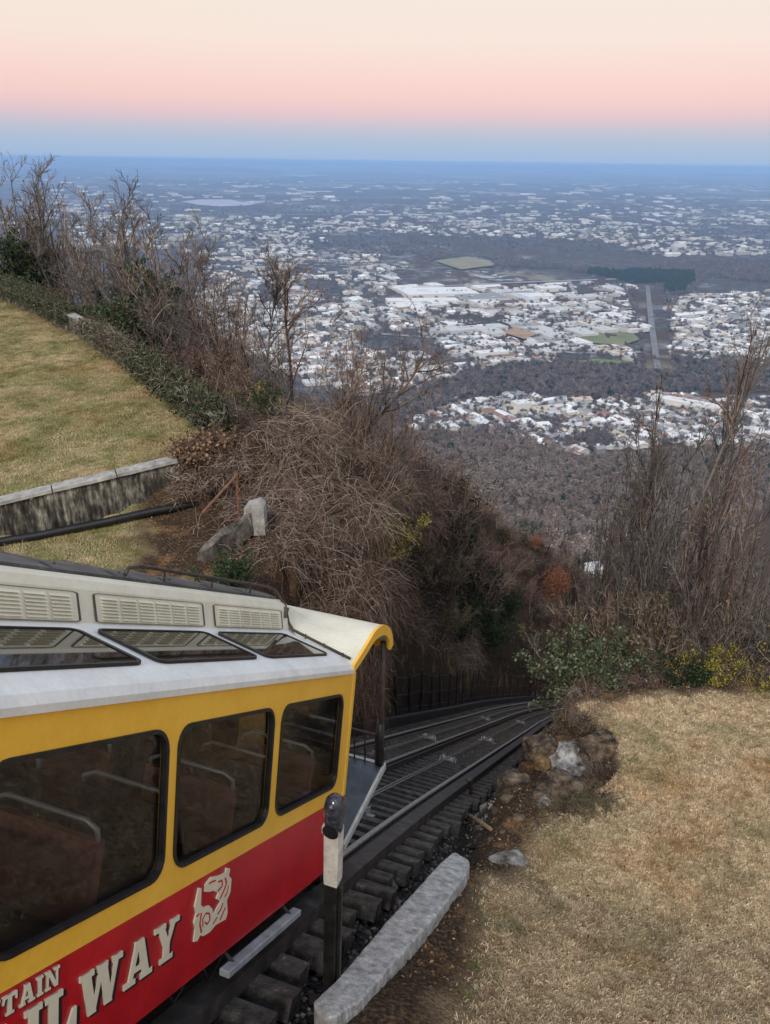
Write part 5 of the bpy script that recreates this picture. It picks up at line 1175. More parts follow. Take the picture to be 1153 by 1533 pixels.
for px, py, k, wd in [(705, 752, 58, .9), (728, 772, 64, .9), (752, 792, 62, .9), (772, 822, 58, .8), (690, 770, 52, .8), (742, 815, 55, .8), (790, 790, 74, .9), (765, 765, 76, .9)]:
    q_ = at_depth(px, py, k); plant('forest_tree', px, py, k, 'lilac grey bare tree in the ravine ' + pick(px, [(700, 'behind the evergreens'), (735, 'above the evergreens'), (768, 'left of the orange trees'), (999, 'just behind the orange trees')]) + pick(k, [(60, ', in front'), (999, ', behind')]), 'lilac grey trees in the ravine', wd)
# right bank
def bank_r(x, y):
    w, h = wh(x, y); w -= float(curve(h)); return .6 < sd(x, y, RPOLY) < 32 and w > (1.3 if h < 20 else 3.2) and inview(x, y, 1.35) and h < 60
BR = {'brown_thicket': ('brown leafless thicket on the right slope below the dry grass', 'brown thickets on the right slope'), 'russet_thicket': ('reddish brown thicket on the right slope below the dry grass', 'reddish thickets on the right slope'), 'olive_shrub': ('olive leaved shrub on the right slope below the dry grass', 'olive shrubs on the right slope'), 'vine_mound': ('tangle of bare vines on the right slope below the dry grass', 'vine tangles on the right slope'), 'bare_sapling': ('leafless sapling on the right slope below the dry grass', 'saplings on the right slope')}
for x, y in spread(145, (2, 40, 13, 55), bank_r, 1.25, 12):
    u = sd(x, y, RPOLY); kd = pk.choice(list(BR), p=[.32, .22, .14, .12, .2]); f_ = pk.uniform(.75, 1.3); hh = {'vine_mound': 1.4, 'bare_sapling': 4.6}.get(kd, 2.8) * f_; put(kd, x, y, hh * (1.0 if u < 3 else 1.25), f'{size_word(f_)} {SHORT[kd]} {where("right", x, y)}', BR[kd][1], .7 if kd == 'bare_sapling' else 1.0)
SL = [(1063, 395, 20, 0, 'tallest slender bare tree rising above the right slope into the view of the city'), (1150, 470, 19, 1, 'slender bare tree at the right edge above the thickets'), (1100, 560, 21, 0, 'slender bare tree between the tallest tree and the right edge'), (1015, 545, 22, 1, 'slender bare tree just left of the tallest one on the right slope'), (975, 600, 24, 0, 'slender bare tree furthest left of those rising from the right slope')]
for px, py, k, v, lb in SL: plant('slender_tree', px, py, k, lb, None, .62, v)
for px, py, k in [(935, 700, 27), (950, 690, 26), (960, 670, 25), (990, 660, 24), (1030, 640, 22), (1075, 660, 21), (1120, 650, 20), (1145, 640, 20), (1050, 600, 23), (1010, 700, 21), (945, 740, 30), (1085, 720, 19.5), (1135, 740, 19)]:
    q_ = at_depth(px, py, k); plant('bare_sapling', px, py, k, 'very tall leafless sapling ' + where('right', q_[0], q_[1]), 'saplings on the right slope', .5)
for px, py, k, kd, wd, lb in [(890, 940, 18.8, 'ivy_shrub', 1.0, 'dark ivy bush at the left end of the right slope above the track'), (935, 962, 18.2, 'ivy_shrub', .9, 'dark ivy bush at the crest of the dry grass above the rocks'), (990, 985, 18.2, 'evergreen_shrub', 1.0, 'low dark evergreen at the crest just left of the yellow shrub'), (915, 890, 25, 'evergreen_shrub', .9, 'dark evergreen behind the ivy bushes of the right slope'), (1088, 955, 17.5, 'yellow_shrub', .85, 'bright yellow leaved shrub at the crest of the dry grass'), (1045, 985, 17.6, 'evergreen_shrub', .9, 'low dark evergreen under the yellow shrub'), (1100, 880, 19, 'olive_shrub', 1.4, 'large olive shrub behind the yellow shrub'), (1145, 860, 19, 'olive_shrub', 1.3, 'large olive shrub at the right edge beside the slender tree'), (1000, 900, 20, 'olive_shrub', 1.2, 'olive shrub in the middle of the right slope')]: plant(kd, px, py, k, lb, None, wd)
for px, py, k in [(985, 1000, 17.8), (1020, 985, 18), (1120, 980, 18), (1148, 990, 17.8), (940, 1000, 17.7)]: plant('vine_mound', px, py, k, 'low bare vine tangle on the grass crest ' + pick(px, [(910, 'above the rocks'), (950, 'below the ivy bushes'), (1000, 'right of the ivy bushes'), (1050, 'left of the yellow shrub'), (1130, 'right of the yellow shrub'), (9999, 'at the right edge')]), 'vine tangles along the crest', .8, None, None, .4)

# dead vines hanging over the cut face beside the track
def curtain(h0, h1, n, name, label, mat, seed, leafmat=None, nl=0):
    r_ = np.random.default_rng(seed); h = r_.uniform(h0, h1, n); w = -6.75 - np.abs(r_.normal(0, 1.0, n)); x, y = xy(w + curve(h), h); z = terrain(x, y)
    P0 = np.stack([x, y, z], 1) + r_.normal(0, .05, (n, 3)); d = r_.normal(0, .55, (n, 3)) + RV * .2 + np.array([0, 0, .25]); P = grow(r_, P0, d, r_.uniform(.35, 1.1, n), 7, .2, -.26)
    o_ = P0[0].copy(); P = P - o_; root = empty(name, o_, label, 'vines'); f = r_.random(n) < .25
    link('stems', m_of('stems', [strands(P[f], .009, .004, 3, r_), strands(P[~f], .0055, .003, 2, r_)], mat), root)
    link('dead_leaves', m_of('dead_leaves', [leaves(P, nl, .075, r_, .4, .05)], leafmat or V_tan), root)
curtain(12.6, 16.5, 2600, 'hanging_vines', 'dead vines hanging over the cut face just behind the hood of the car', V_vine, 201, V_tan, 900)
curtain(16.5, 21, 3000, 'hanging_vines', 'dead vines hanging over the cut face before the first pole of the fence', V_brown, 202, V_tan, 1200)
curtain(21, 27, 3200, 'hanging_vines', 'dead vines on the cut face behind the nearest poles of the fence', V_brown, 203, V_tan, 1800)
curtain(27, 35, 3200, 'hanging_vines', 'leafy dead vines on the cut face behind the middle poles of the fence', V_brown, 204, V_olive, 1800)
curtain(35, 46, 3200, 'hanging_vines', 'dark vines on the cut face behind the far poles of the fence', V_dark, 205, V_ever, 2200)
# ivy and vine over the boundary wall and the end of the retaining wall
def ivy_run(A_, B_, name, label, n, mat, dens_leaf, wd, hg, z0, twigs=V_vine, cat='ivy', size=.085):
    r_ = np.random.default_rng(n); t = r_.random(n); a = np.array(A_); b_ = np.array(B_); P0 = a[None] + (b_ - a)[None] * t[:, None]; e = (b_ - a)[:2]; e /= np.linalg.norm(e); nn = np.array([e[1], -e[0]])
    an = r_.uniform(-.25, math.pi * .95, n); rr = np.sqrt(r_.random(n)) * (1 + .25 * np.sin(t * 40) * .5)
    P0[:, :2] += nn[None] * (np.cos(an) * rr * wd)[:, None]; P0[:, 2] += z0 + np.sin(an) * rr * hg
    d = r_.normal(size=(n, 3)); d[:, :2] += e * r_.normal(0, 1, n)[:, None]; P = grow(r_, P0, d, r_.uniform(.15, .5, n), 6, .25, -.08)
    P = P - np.array(A_); root = empty(name, A_, label, cat)
    link('stems', m_of('stems', [strands(P, .006, .003, 2, r_)], twigs), root)
    if dens_leaf: link('leaves', m_of('leaves', [leaves(P, dens_leaf, size, r_, .3, .03)], mat), root)
    return root
def wallz(p): return gz(p[0] + .4 * -.8, p[1] - .4 * .5)
W3 = [np.array([*p, gz(p[0] - .35, p[1] - .2) + .1]) for p in HP]
ivy_run(W3[0], W3[1], 'ivy', 'dense ivy over the near end of the boundary wall', 4200, V_ivy, 19000, .42, .72, .25, V_vine, 'ivy', .085)
ivy_run(W3[1], W3[2], 'wall_vines', 'brown vines over the boundary wall between the ivy and the bare coping', 4600, V_ivy, 9000, .40, .66, .25, V_brown, 'vines', .08)
ivy_run(W3[2] + (W3[3] - W3[2]) * .3, W3[3], 'ivy', 'ivy over the boundary wall just past the bare coping', 2600, V_ivy, 12000, .42, .75, .25)
ivy_run(W3[3], W3[4], 'ivy', 'ivy over the far stretch of the boundary wall', 2600, V_ivy, 13000, .45, .85, .25)
ivy_run(W3[4], W3[5], 'ivy', 'ivy over the last stretch of the boundary wall at the left edge', 1600, V_ivy, 8000, .5, 1.2, 0)
ivy_run(np.array([-5.2, 16.95, -7.2]), np.array([-3.4, 17.8, -6.75]), 'wall_vines', 'bare vines hanging over the right end of the retaining wall', 1700, V_ivy, 0, .34, .55, -.15, V_vine, 'vines')
ivy_run(np.array([-5.0, 17.35, -6.5]), np.array([-4.0, 17.95, -6.35]), 'leaf_heap', 'russet heap of dead leaves and vine on top of the retaining wall end', 900, V_tan, 2600, .4, .28, 0, V_pur, 'leaves', .1)

for px, py, hh, kd, lb in [(905, 1168, .5, 'brown_thicket', 'small brown weed clump right of the pale rock face'), (880, 1085, .5, 'brown_thicket', 'small brown weed clump hanging over the top of the pale rock face'), (850, 1088, .4, 'olive_shrub', 'small olive weed clump over the rocks of the right bank'), (850, 1215, .45, 'olive_shrub', 'small olive weed clump in the hollow below the rocks'), (890, 1205, .4, 'olive_shrub', 'small olive weed clump at the lower lip of the hollow')]:
    q_ = onground(px, py); put(kd, q_[0], q_[1], hh, lb, None, .8)

for px, py, hh, kd, lb in [(682, 955, 3.2, 'evergreen_shrub', 'dark evergreen behind the middle of the pole fence'), (708, 905, 3.6, 'evergreen_shrub', 'dark evergreen standing highest above the middle of the pole fence'), (728, 970, 3.0, 'evergreen_shrub', 'dark evergreen just behind the far poles of the fence'), (688, 850, 3.0, 'evergreen_shrub', 'dark evergreen on top of the left bank'), (750, 940, 3.0, 'evergreen_shrub', 'dark evergreen nearest the track end on the left bank'), (640, 880, 2.2, 'olive_shrub', 'olive shrub above the first poles of the fence'), (652, 935, 2.0, 'olive_shrub', 'olive shrub behind the second pole of the fence'), (612, 850, 2.0, 'olive_shrub', 'olive shrub on the bank above the hood post')]:
    q_ = onground(px, py, 12, 90); put(kd, q_[0], q_[1], hh, lb, None, .9)

for i, (px, py, k) in enumerate([(962, 770, 21.5), (985, 740, 21), (1015, 770, 20), (1045, 720, 20.5), (1080, 760, 19.5), (1110, 720, 20), (1140, 700, 19.5), (1000, 830, 19), (1060, 830, 18.8), (1130, 810, 18.6), (1150, 770, 20.5)]):
    kd = ('brown_thicket', 'russet_thicket')[i % 2]; q_ = at_depth(px, py, k); zg = gz(q_[0], q_[1])
    put(kd, q_[0], q_[1], min(max(q_[2] - zg, 1.5), 4.2), 'tall dense ' + SHORT[kd] + ' ' + where('right', q_[0], q_[1]), BR[kd][1], .55)

# ------------------------------------------------------------------ wooded slope below, then the town on the valley floor
cr = np.random.default_rng(17)
def ground_hit(px, py):
    """vectorised: where viewing rays meet the terrain beyond 60 m (coarse march then refine)"""
    Q = np.stack([RAY(a, b_) for a, b_ in zip(px, py)]); n = len(Q); ks = np.geomspace(60, 60000, 130); hit = np.full(n, np.nan); prev = ks[0]
    alive = np.ones(n, bool)
    for k in ks[1:]:
        i = np.where(alive)[0]
        if not len(i): break
        P = Q[i] * k; below = P[:, 2] <= terrain(P[:, 0], P[:, 1]); j = i[below]
        if len(j):
            lo = np.full(len(j), prev); hi = np.full(len(j), k)
            for _ in range(11):
                m_ = (lo + hi) / 2; Pm = Q[j] * m_[:, None]; b_ = Pm[:, 2] <= terrain(Pm[:, 0], Pm[:, 1]); hi = np.where(b_, m_, hi); lo = np.where(b_, lo, m_)
            hit[j] = hi; alive[j] = False
        prev = k
    return Q * hit[:, None]
def in_poly(x, y, P):
    ins = np.zeros(len(x), bool)
    for (ax, ay), (bx, by) in zip(P, P[1:] + P[:1]):
        c = ((ay > y) != (by > y)) & (x < (bx - ax) * (y - ay) / ((by - ay) if by != ay else 1e-9) + ax); ins ^= c
    return ins
def sample(poly, n):
    xs, ys = [p[0] for p in poly], [p[1] for p in poly]; x = cr.uniform(min(xs), max(xs), n * 4); y = cr.uniform(min(ys), max(ys), n * 4); i = in_poly(x, y, poly); return x[i][:n], y[i][:n]
WOODS = [[(600, 590), (700, 565), (760, 548), (960, 545), (1010, 530), (1153, 545), (1153, 590), (960, 590), (860, 600), (760, 590), (690, 605), (600, 630)],
         [(610, 375), (700, 384), (800, 392), (930, 408), (1000, 395), (1153, 388), (1153, 425), (1060, 415), (1035, 440), (985, 440), (960, 428), (900, 415), (840, 404), (740, 402), (640, 392)],
         [(930, 430), (1020, 440), (1000, 480), (1010, 545), (960, 548), (955, 480)]]
GREENW = [(880, 402), (1040, 408), (1040, 425), (1020, 440), (985, 440), (960, 428), (880, 414)]
AVOID = [[(860, 506), (900, 496), (950, 498), (962, 510), (930, 520), (876, 518)], [(716, 488), (760, 484), (806, 504), (785, 514), (745, 500)], [(846, 545), (890, 536), (955, 542), (948, 551)], [(645, 392), (700, 384), (740, 392), (740, 402), (690, 406)], [(268, 300), (340, 296), (400, 302), (345, 312), (280, 311)], [(950, 425), (994, 425), (1008, 560), (966, 560)]]
def clear(px, py): return ~np.any([in_poly(px, py, a) for a in AVOID], axis=0)
# slope forest: individual trees nearest the track, the rest one mass
px, py = sample([(560, 640), (640, 655), (760, 650), (860, 690), (1153, 670), (1153, 760), (900, 1000), (780, 1000), (640, 900), (560, 760)], 5200)
P = ground_hit(px, py); r_ = np.hypot(P[:, 0], P[:, 1]); ok = (r_ > 75) & (r_ < 1250) & ~np.isnan(r_)
w_, h_ = wh(P[:, 0], P[:, 1]); P = P[ok]; r_ = r_[ok]
HOUSES = [at_depth(826, 806, 1)[:2] / at_depth(826, 806, 1)[1], at_depth(884, 850, 1)[:2] / at_depth(884, 850, 1)[1]]
hp = ground_hit(np.array([824., 882.]), np.array([818., 862.]))
for q in hp:
    d_ = P[:, :2] - q[:2]; vdir = -q[:2] / np.linalg.norm(q[:2]); al = d_ @ vdir; ac = np.abs(d_ @ np.array([-vdir[1], vdir[0]]))
    kp = ~((al > -12) & (al < 55) & (ac < 14)); P = P[kp]; r_ = r_[kp]
order = np.argsort(r_); P = P[order]; r_ = r_[order]
keep = []
for i in range(len(P)):
    if len(keep) >= 240: break
    if PROJ(P[i])[0] < 915 and all((P[i, 0] - P[j, 0]) ** 2 + (P[i, 1] - P[j, 1]) ** 2 > 16 for j in keep): keep.append(i)
def wood_where(p):
    px, py = PROJ(p); return pick(px, [(660, 'behind the brink of the left bank'), (720, 'behind the tall left bank evergreens'), (780, 'behind the bare trees of the ravine'), (815, 'beyond the track end'), (850, 'near the white house with a dark roof'), (900, 'near the half hidden white house'), (9999, 'behind the thickets of the right slope')]) + pick(math.hypot(p[0], p[1]), [(120, ', nearest'), (200, ', nearer'), (320, ', at middle distance'), (9999, ', far down')])
for i in keep:
    if cr.random() < .86: put('forest_tree', P[i, 0], P[i, 1], cr.uniform(9, 14), 'bare woodland tree ' + wood_where(P[i]), 'woodland trees on the slope below', 1.15, P[i, 2])
    else: put('pine', P[i, 0], P[i, 1], cr.uniform(7, 11), 'dark evergreen woodland tree ' + wood_where(P[i]), 'evergreen trees on the slope below', .9, P[i, 2])
def lowtree(seed, lift, mat, n=260):
    """small far tree: a loose crown of twig sprays"""
    r0 = np.random.default_rng(seed); S = grow(r0, np.zeros((1, 3)), np.array([[0, 0, 1.]]), np.array([.8]), 4, .05, 0); A, al = children(r0, S, np.array([1.0]), 14, .3, 1, (.4, 1.1), .3, (.35, .6), 4, .15, .05); B, bl = children(r0, A, al, 6, .2, 1, (.4, 1), .2, (.4, .7), 3, .2, 0)
    return m_of('far_tree', [strands(S, .02, .01, 3, r0), strands(A, .012, .006, 2, r0), strands(B, .012, .007, 2, r0), leaves(B, n, .085, r0, 0, .05)], mat)
V_far = veg_mat('far_winter_wood', [(.1, (.06, .054, .058)), (.5, (.145, .125, .13)), (.95, (.28, .245, .25))])
V_farg = veg_mat('far_evergreen', [(.1, (.008, .022, .012)), (.5, (.025, .055, .03)), (.95, (.06, .10, .055))])
V_slope = veg_mat('slope_wood', [(.08, (.06, .05, .05)), (.32, (.20, .14, .115)), (.55, (.27, .22, .218)), (.72, (.16, .14, .085)), (.88, (.33, .27, .26)), (.98, (.46, .40, .39))])
fs = lowtree(3, 0, V_slope, 60); ft = lowtree(1, 0, V_far); fg = lowtree(2, 0, V_farg, 700)
def mass(name, P, h0, h1, mesh, wide=1.0):
    n_ = len(P); s = cr.uniform(h0, h1, n_); scatter(name, mesh, P - np.array([0, 0, .3]), np.stack([0 * s, 0 * s, cr.uniform(0, 6.28, n_)], 1), np.stack([s * wide, s * wide, s], 1))
rest = np.setdiff1d(np.arange(len(P)), keep); rest = rest[r_[rest] > 210]; mass('slope_forest', P[rest], 6, 16, fs, 1.1)
px, py = sample([(560, 640), (640, 655), (760, 650), (860, 690), (1153, 670), (1153, 740), (900, 760), (640, 760), (560, 720)], 4200); Q = ground_hit(px, py); ok = ~np.isnan(Q[:, 0]) & (np.hypot(Q[:, 0], Q[:, 1]) > 300); Q = Q[ok]; gq = cr.random(len(Q)) < .2
mass('slope_forest', Q[~gq], 6, 16, fs, 1.15); mass('slope_evergreens', Q[gq], 5, 13, fg, .8)
for i, (px_, py_, sz) in enumerate(((826, 812, 13), (884, 856, 9))):
    q = hp[i]; hs_ = empty('house', (q[0], q[1], q[2] - .5), ('white house with a dark roof among the trees far down the slope', 'small white house half hidden by trees lower right of the dark roofed one')[i], 'house')
    a, b_, hh = sz / 2, sz / 3, 5.0; c0 = np.array([q[0], q[1], q[2] - .5]); ex = np.array([.95, .3, 0]); ey = np.array([-.3, .95, 0]); ez = np.array([0, 0, 1.])
    mb = MB(); mb.box(c0 + ez * hh / 2, ex * a, ey * b_, ez * hh / 2); mb.add([c0 + ez * hh + ex * s * a + ey * t for s in (-1, 1) for t in (-b_, b_)] + [c0 + ez * (hh + 2.2) + ex * s * a for s in (-1, 1)], [(0, 4, 1), (2, 3, 5)]); mb.build('wall', surf_mat('house_siding', (.6, .61, .62), (.78, .78, .78), 2, .7), hs_)
    mb = MB()
    for t in (-1, 1): mb.add([c0 + ez * (hh - .2) + ex * s * (a + .4) + ey * t * (b_ + .5) for s in (-1, 1)] + [c0 + ez * (hh + 2.32) + ex * s * (a + .4) for s in (1, -1)] , [(0, 1, 2, 3)])
    mb.build('roof', surf_mat('house_roof', (.03, .035, .045), (.08, .085, .10), 2, .8) if i == 0 else surf_mat('pale_roof', (.4, .42, .45), (.6, .62, .64), 2, .8), hs_)
    mb = MB()
    for u in (-.6, -.2, .2, .6): mb.box(c0 + ez * 2.6 + ex * a * u - ey * (b_ + .02), ex * .6, ey * .04, ez * .8)
    mb.build('window', M_lens, hs_)

# buildings of the town
PAL = dict(white=(.72, .73, .75), pale=(.52, .54, .56), grey=(.26, .27, .29), brown=(.25, .15, .11), red=(.29, .16, .13), tan=(.52, .45, .36))
ZONES = [ # polygon in the view, count, sizes (short, long), height, share of flat roofs, palette
 ([(600, 600), (700, 590), (770, 588), (860, 600), (960, 588), (1153, 600), (1153, 680), (1000, 665), (860, 680), (740, 650), (620, 645)], 620, (9, 26), (5, 9), .35, ['white', 'white', 'pale', 'pale', 'grey', 'grey', 'brown', 'tan', 'white', 'pale', 'red']),
 ([(540, 470), (640, 440), (760, 430), (955, 420), (965, 470), (965, 540), (760, 552), (690, 575), (600, 590), (540, 590)], 900, (10, 34), (5, 9), .5, ['white', 'white', 'white', 'pale', 'grey', 'tan', 'brown']),
 ([(600, 425), (760, 425), (930, 418), (960, 470), (940, 520), (700, 540), (600, 480)], 85, (30, 80), (6, 10), 1.0, ['white', 'white', 'pale', 'pale', 'grey']),
 ([(1000, 445), (1153, 435), (1153, 550), (1015, 535)], 420, (10, 30), (5, 9), .5, ['white', 'white', 'pale', 'grey', 'tan']),
 ([(300, 380), (620, 395), (600, 425), (540, 470), (540, 590), (430, 560), (300, 480)], 900, (12, 40), (5, 10), .6, ['white', 'white', 'pale', 'grey', 'tan', 'brown']),
 ([(100, 325), (600, 335), (1153, 335), (1153, 382), (960, 382), (640, 372), (560, 392), (300, 380), (100, 365)], 1500, (14, 60), (6, 12), .8, ['white', 'white', 'white', 'pale', 'tan', 'grey']),
 ([(60, 290), (600, 300), (1153, 310), (1153, 338), (600, 338), (60, 330)], 600, (24, 90), (7, 14), 1.0, ['white', 'white', 'pale', 'tan']),
 ([(60, 262), (600, 270), (1153, 278), (1153, 310), (600, 302), (60, 292)], 260, (50, 180), (8, 18), 1.0, ['white', 'pale', 'pale', 'tan']),
]
B = []
for zi, (poly, n, (s0, s1), (h0, h1), flat, pal) in enumerate(ZONES):
    px, py = sample(poly, n); Q = ground_hit(px, py)
    clus = fbm(Q[:, 0] / 260.0 + 3, Q[:, 1] / 260.0, 40, 3) if zi < 5 else fbm(Q[:, 0] / 900.0, Q[:, 1] / 1500.0, 41, 3)
    for i in range(len(Q)):
        if np.isnan(Q[i, 0]) or clus[i] < (-.55 if zi < 5 else -.15) or any(in_poly(px[i:i + 1], py[i:i + 1], a)[0] for a in AVOID + WOODS[:2] * (zi in (1, 5))): continue
        a = min(s0 * math.exp(abs(cr.normal(0, .55))), s1); b_ = a * cr.uniform(1.0, 1.8) * (2.2 if cr.random() < .12 else 1); f_ = cr.random() < flat
        B.append((Q[i], a, b_, cr.uniform(h0, h1), R(24) + (cr.integers(2) * math.pi / 2) + cr.normal(0, .06), f_, pal[cr.integers(len(pal))], zi, np.linalg.norm(Q[i])))
def side_of(q):
    px, py = PROJ(q); return pick(px, [(560, ', at the left'), (680, ', left of its middle'), (780, ', below the green field'), (880, ', left of the corridor'), (980, ', beside the corridor'), (1080, ', behind the slender trees'), (9999, ', at the right')])
M_bld, ntb, bb = new_mat('far_buildings', .75, .25); ntb.links.new(attr(ntb, 'col').outputs['Color'], bb.inputs['Base Color'])
UN = {}
def unit_building(flat, colr):
    key = (flat, colr)
    if key in UN: return UN[key]
    c = np.array(PAL[colr]); wall = np.array((.55, .53, .50)) if colr != 'white' else np.array((.66, .65, .63)); V = []; F4 = []; F3 = []; Cc = []
    def q(P_, co): b0 = len(V); V.extend(P_); Cc.extend([co] * len(P_)); (F4 if len(P_) == 4 else F3).append(tuple(range(b0, b0 + len(P_))))
    x, y = .5, .5; zt_ = 1.0 if flat else .72
    for (ax, ay), (bx, by) in (((-x, -y), (x, -y)), ((x, -y), (x, y)), ((x, y), (-x, y)), ((-x, y), (-x, -y))): q([(ax, ay, -.6), (bx, by, -.6), (bx, by, zt_), (ax, ay, zt_)], wall)
    if flat:
        q([(-x, -y, .93), (x, -y, .93), (x, y, .93), (-x, y, .93)], c)
        for (ux, uy, s_) in ((-.2, .1, .07), (.22, -.2, .05)):
            for (ax, ay), (bx, by) in (((-1, -1), (1, -1)), ((1, -1), (1, 1)), ((1, 1), (-1, 1)), ((-1, 1), (-1, -1))): q([(ux + ax * s_, uy + ay * s_, .93), (ux + bx * s_, uy + by * s_, .93), (ux + bx * s_, uy + by * s_, 1.08), (ux + ax * s_, uy + ay * s_, 1.08)], wall * .8)
            q([(ux - s_, uy - s_, 1.08), (ux + s_, uy - s_, 1.08), (ux + s_, uy + s_, 1.08), (ux - s_, uy + s_, 1.08)], wall * .9)
    else:
        e = .54
        q([(-e, -y - .04, .70), (0 + e, -y - .04, .70), (e, 0, 1.2), (-e, 0, 1.2)], c); q([(e, y + .04, .70), (-e, y + .04, .70), (-e, 0, 1.2), (e, 0, 1.2)], c)
        q([(x, -y, .72), (x, y, .72), (x, 0, 1.17)], wall); q([(-x, y, .72), (-x, -y, .72), (-x, 0, 1.17)], wall)
    UN[key] = (np.array(V), F4, F3, np.array(Cc)); return UN[key]
MESHU = {}
def place_building(q, a, b_, hh, rot, flat, colr, label, group, name):
    if (flat, colr) not in MESHU: V, F4, F3, Cc = unit_building(flat, colr); MESHU[(flat, colr)] = np_mesh(name, V, F4, F3 if F3 else None, [M_bld], {'col': Cc})
    o = link(name, MESHU[(flat, colr)], None, q); o.scale = (b_, a, hh); o.rotation_euler.z = rot; tag(o, label, 'building', group); return o
B.sort(key=lambda t: -(t[2] * t[1]) / t[8] ** 2)
ZN = ['in the near town', 'in the industrial flats', 'in the industrial flats', 'right of the straight corridor', 'in the city behind the bare trees', 'in the far city band', 'in the far city band', 'towards the horizon']
CN = dict(white='white roofed', pale='pale grey roofed', grey='dark grey roofed', brown='brown roofed', red='red roofed', tan='tan roofed')
for t in B[:280]:
    nm = 'warehouse' if t[5] else 'house'; lb = f"{CN[t[6]]} {'flat topped building' if t[5] else 'gabled house'} {ZN[t[7]]}{side_of(t[0])}"; place_building(*t[:7], lb, lb.replace('building', 'buildings').replace('house', 'houses') , nm)
Vs, F4s, F3s, Cs, nb = [], [], [], [], 0
for (q, a, b_, hh, rot, flat, colr, zi, d) in B[280:]:
    V, F4, F3, Cc = unit_building(flat, colr)
    if d > 2600 and flat: F4 = F4[:5]; V = V[:20]; Cc = Cc[:20]
    W = V * np.array([b_, a, hh]); c_, s_ = math.cos(rot), math.sin(rot); W = np.stack([W[:, 0] * c_ - W[:, 1] * s_, W[:, 0] * s_ + W[:, 1] * c_, W[:, 2]], 1) + q
    Vs.append(W); Cs.append(Cc * np.clip(cr.normal(.9, .22), .3, 1.3)); F4s += [tuple(i + nb for i in f) for f in F4]; F3s += [tuple(i + nb for i in f) for f in F3]; nb += len(V)
tag(link('distant_buildings', np_mesh('distant_buildings', np.vstack(Vs), np.array(F4s), np.array(F3s) if F3s else None, [M_bld], {'col': np.clip(np.vstack(Cs), 0, .85)})), kind='stuff')
# landmarks
LM = [((1035, 608), 30, 150, 9, -.62, True, 'white', 'long white roofed building lying diagonally at the right of the near town'), ((1010, 598), 26, 90, 9, -.62, True, 'brown', 'long brown roofed building beside the long white one in the near town'), ((779, 618), 24, 30, 22, .4, True, 'white', 'tall white block standing above the houses of the near town'), ((858, 632), 30, 46, 9, .2, True, 'brown', 'brown roofed hall in the middle of the near town'), ((655, 440), 150, 260, 12, .25, True, 'white', 'huge white warehouse at the left of the industrial flats'), ((632, 453), 60, 240, 11, .12, True, 'white', 'long white warehouse in front of the huge one'), ((720, 448), 120, 160, 11, .25, True, 'grey', 'wide grey warehouse right of the huge white one'), ((770, 440), 90, 170, 11, .2, True, 'pale', 'pale warehouse in the middle of the industrial flats'), ((800, 445), 70, 130, 10, .15, True, 'white', 'long white warehouse at the right of the industrial flats'), ((670, 604), 20, 44, 8, .1, True, 'pale', 'pale flat building at the left end of the near town'), ((700, 628), 22, 40, 8, .2, False, 'red', 'red roofed house row at the left of the near town')]
for (p, a, b_, hh, rot, fl, co, lb) in LM:
    q = ground_hit(np.array([float(p[0])]), np.array([float(p[1])]))[0]; place_building(q, a, b_, hh, rot, fl, co, lb, None, 'warehouse' if fl else 'row_house')
# fields, corridor, river: sheets lying just above the valley floor
def sheet(name, pts, mat, dz=1.2, sub=10):
    P = ground_hit(np.array([float(a) for a, _ in pts]), np.array([float(b_) for _, b_ in pts])); V = P + np.array([0, 0, dz]); zc = V[:, 2].max(); V[:, 2] = zc
    mb = MB(); c = V.mean(0); n_ = len(V); mb.add(list(V) + [c], [(n_, (i + 1) % n_, i) for i in range(n_)]); o = mb.build(name, mat, None, at=c)
    if o.data.polygons[0].normal.z < 0: o.data.flip_normals()
    tag(o, kind='structure'); return o
fm = lambda n_, a, b_: surf_mat(n_, a, b_, .02, .9, .1, 0, fine=.2)
sheet('field', [(650, 392), (700, 386), (735, 392), (738, 400), (690, 404)], fm('stubble_field', (.17, .165, .10), (.29, .26, .17)), 2)
sheet('field', [(868, 508), (900, 498), (945, 500), (958, 510), (930, 518), (880, 516)], fm('sports_turf', (.11, .14, .07), (.22, .23, .12)), 1.5)
sheet('field', [(720, 489), (738, 485), (762, 493), (748, 498)], fm('green_turf', (.05, .12, .065), (.08, .17, .085)), 1.5)
sheet('field', [(752, 498), (775, 493), (802, 504), (785, 512)], fm('red_clay_field', (.28, .17, .11), (.40, .27, .19)), 1.5)
sheet('field', [(850, 545), (890, 538), (950, 544), (945, 549)], fm('meadow', (.09, .14, .05), (.2, .24, .09)), 1.5)
sheet('road', [(966, 430), (972, 430), (978, 480), (989, 556), (980, 556), (970, 480)], fm('rail_corridor', (.13, .125, .13), (.22, .215, .22)), 1.5)
M_road = fm('town_road', (.22, .22, .225), (.36, .355, .35))
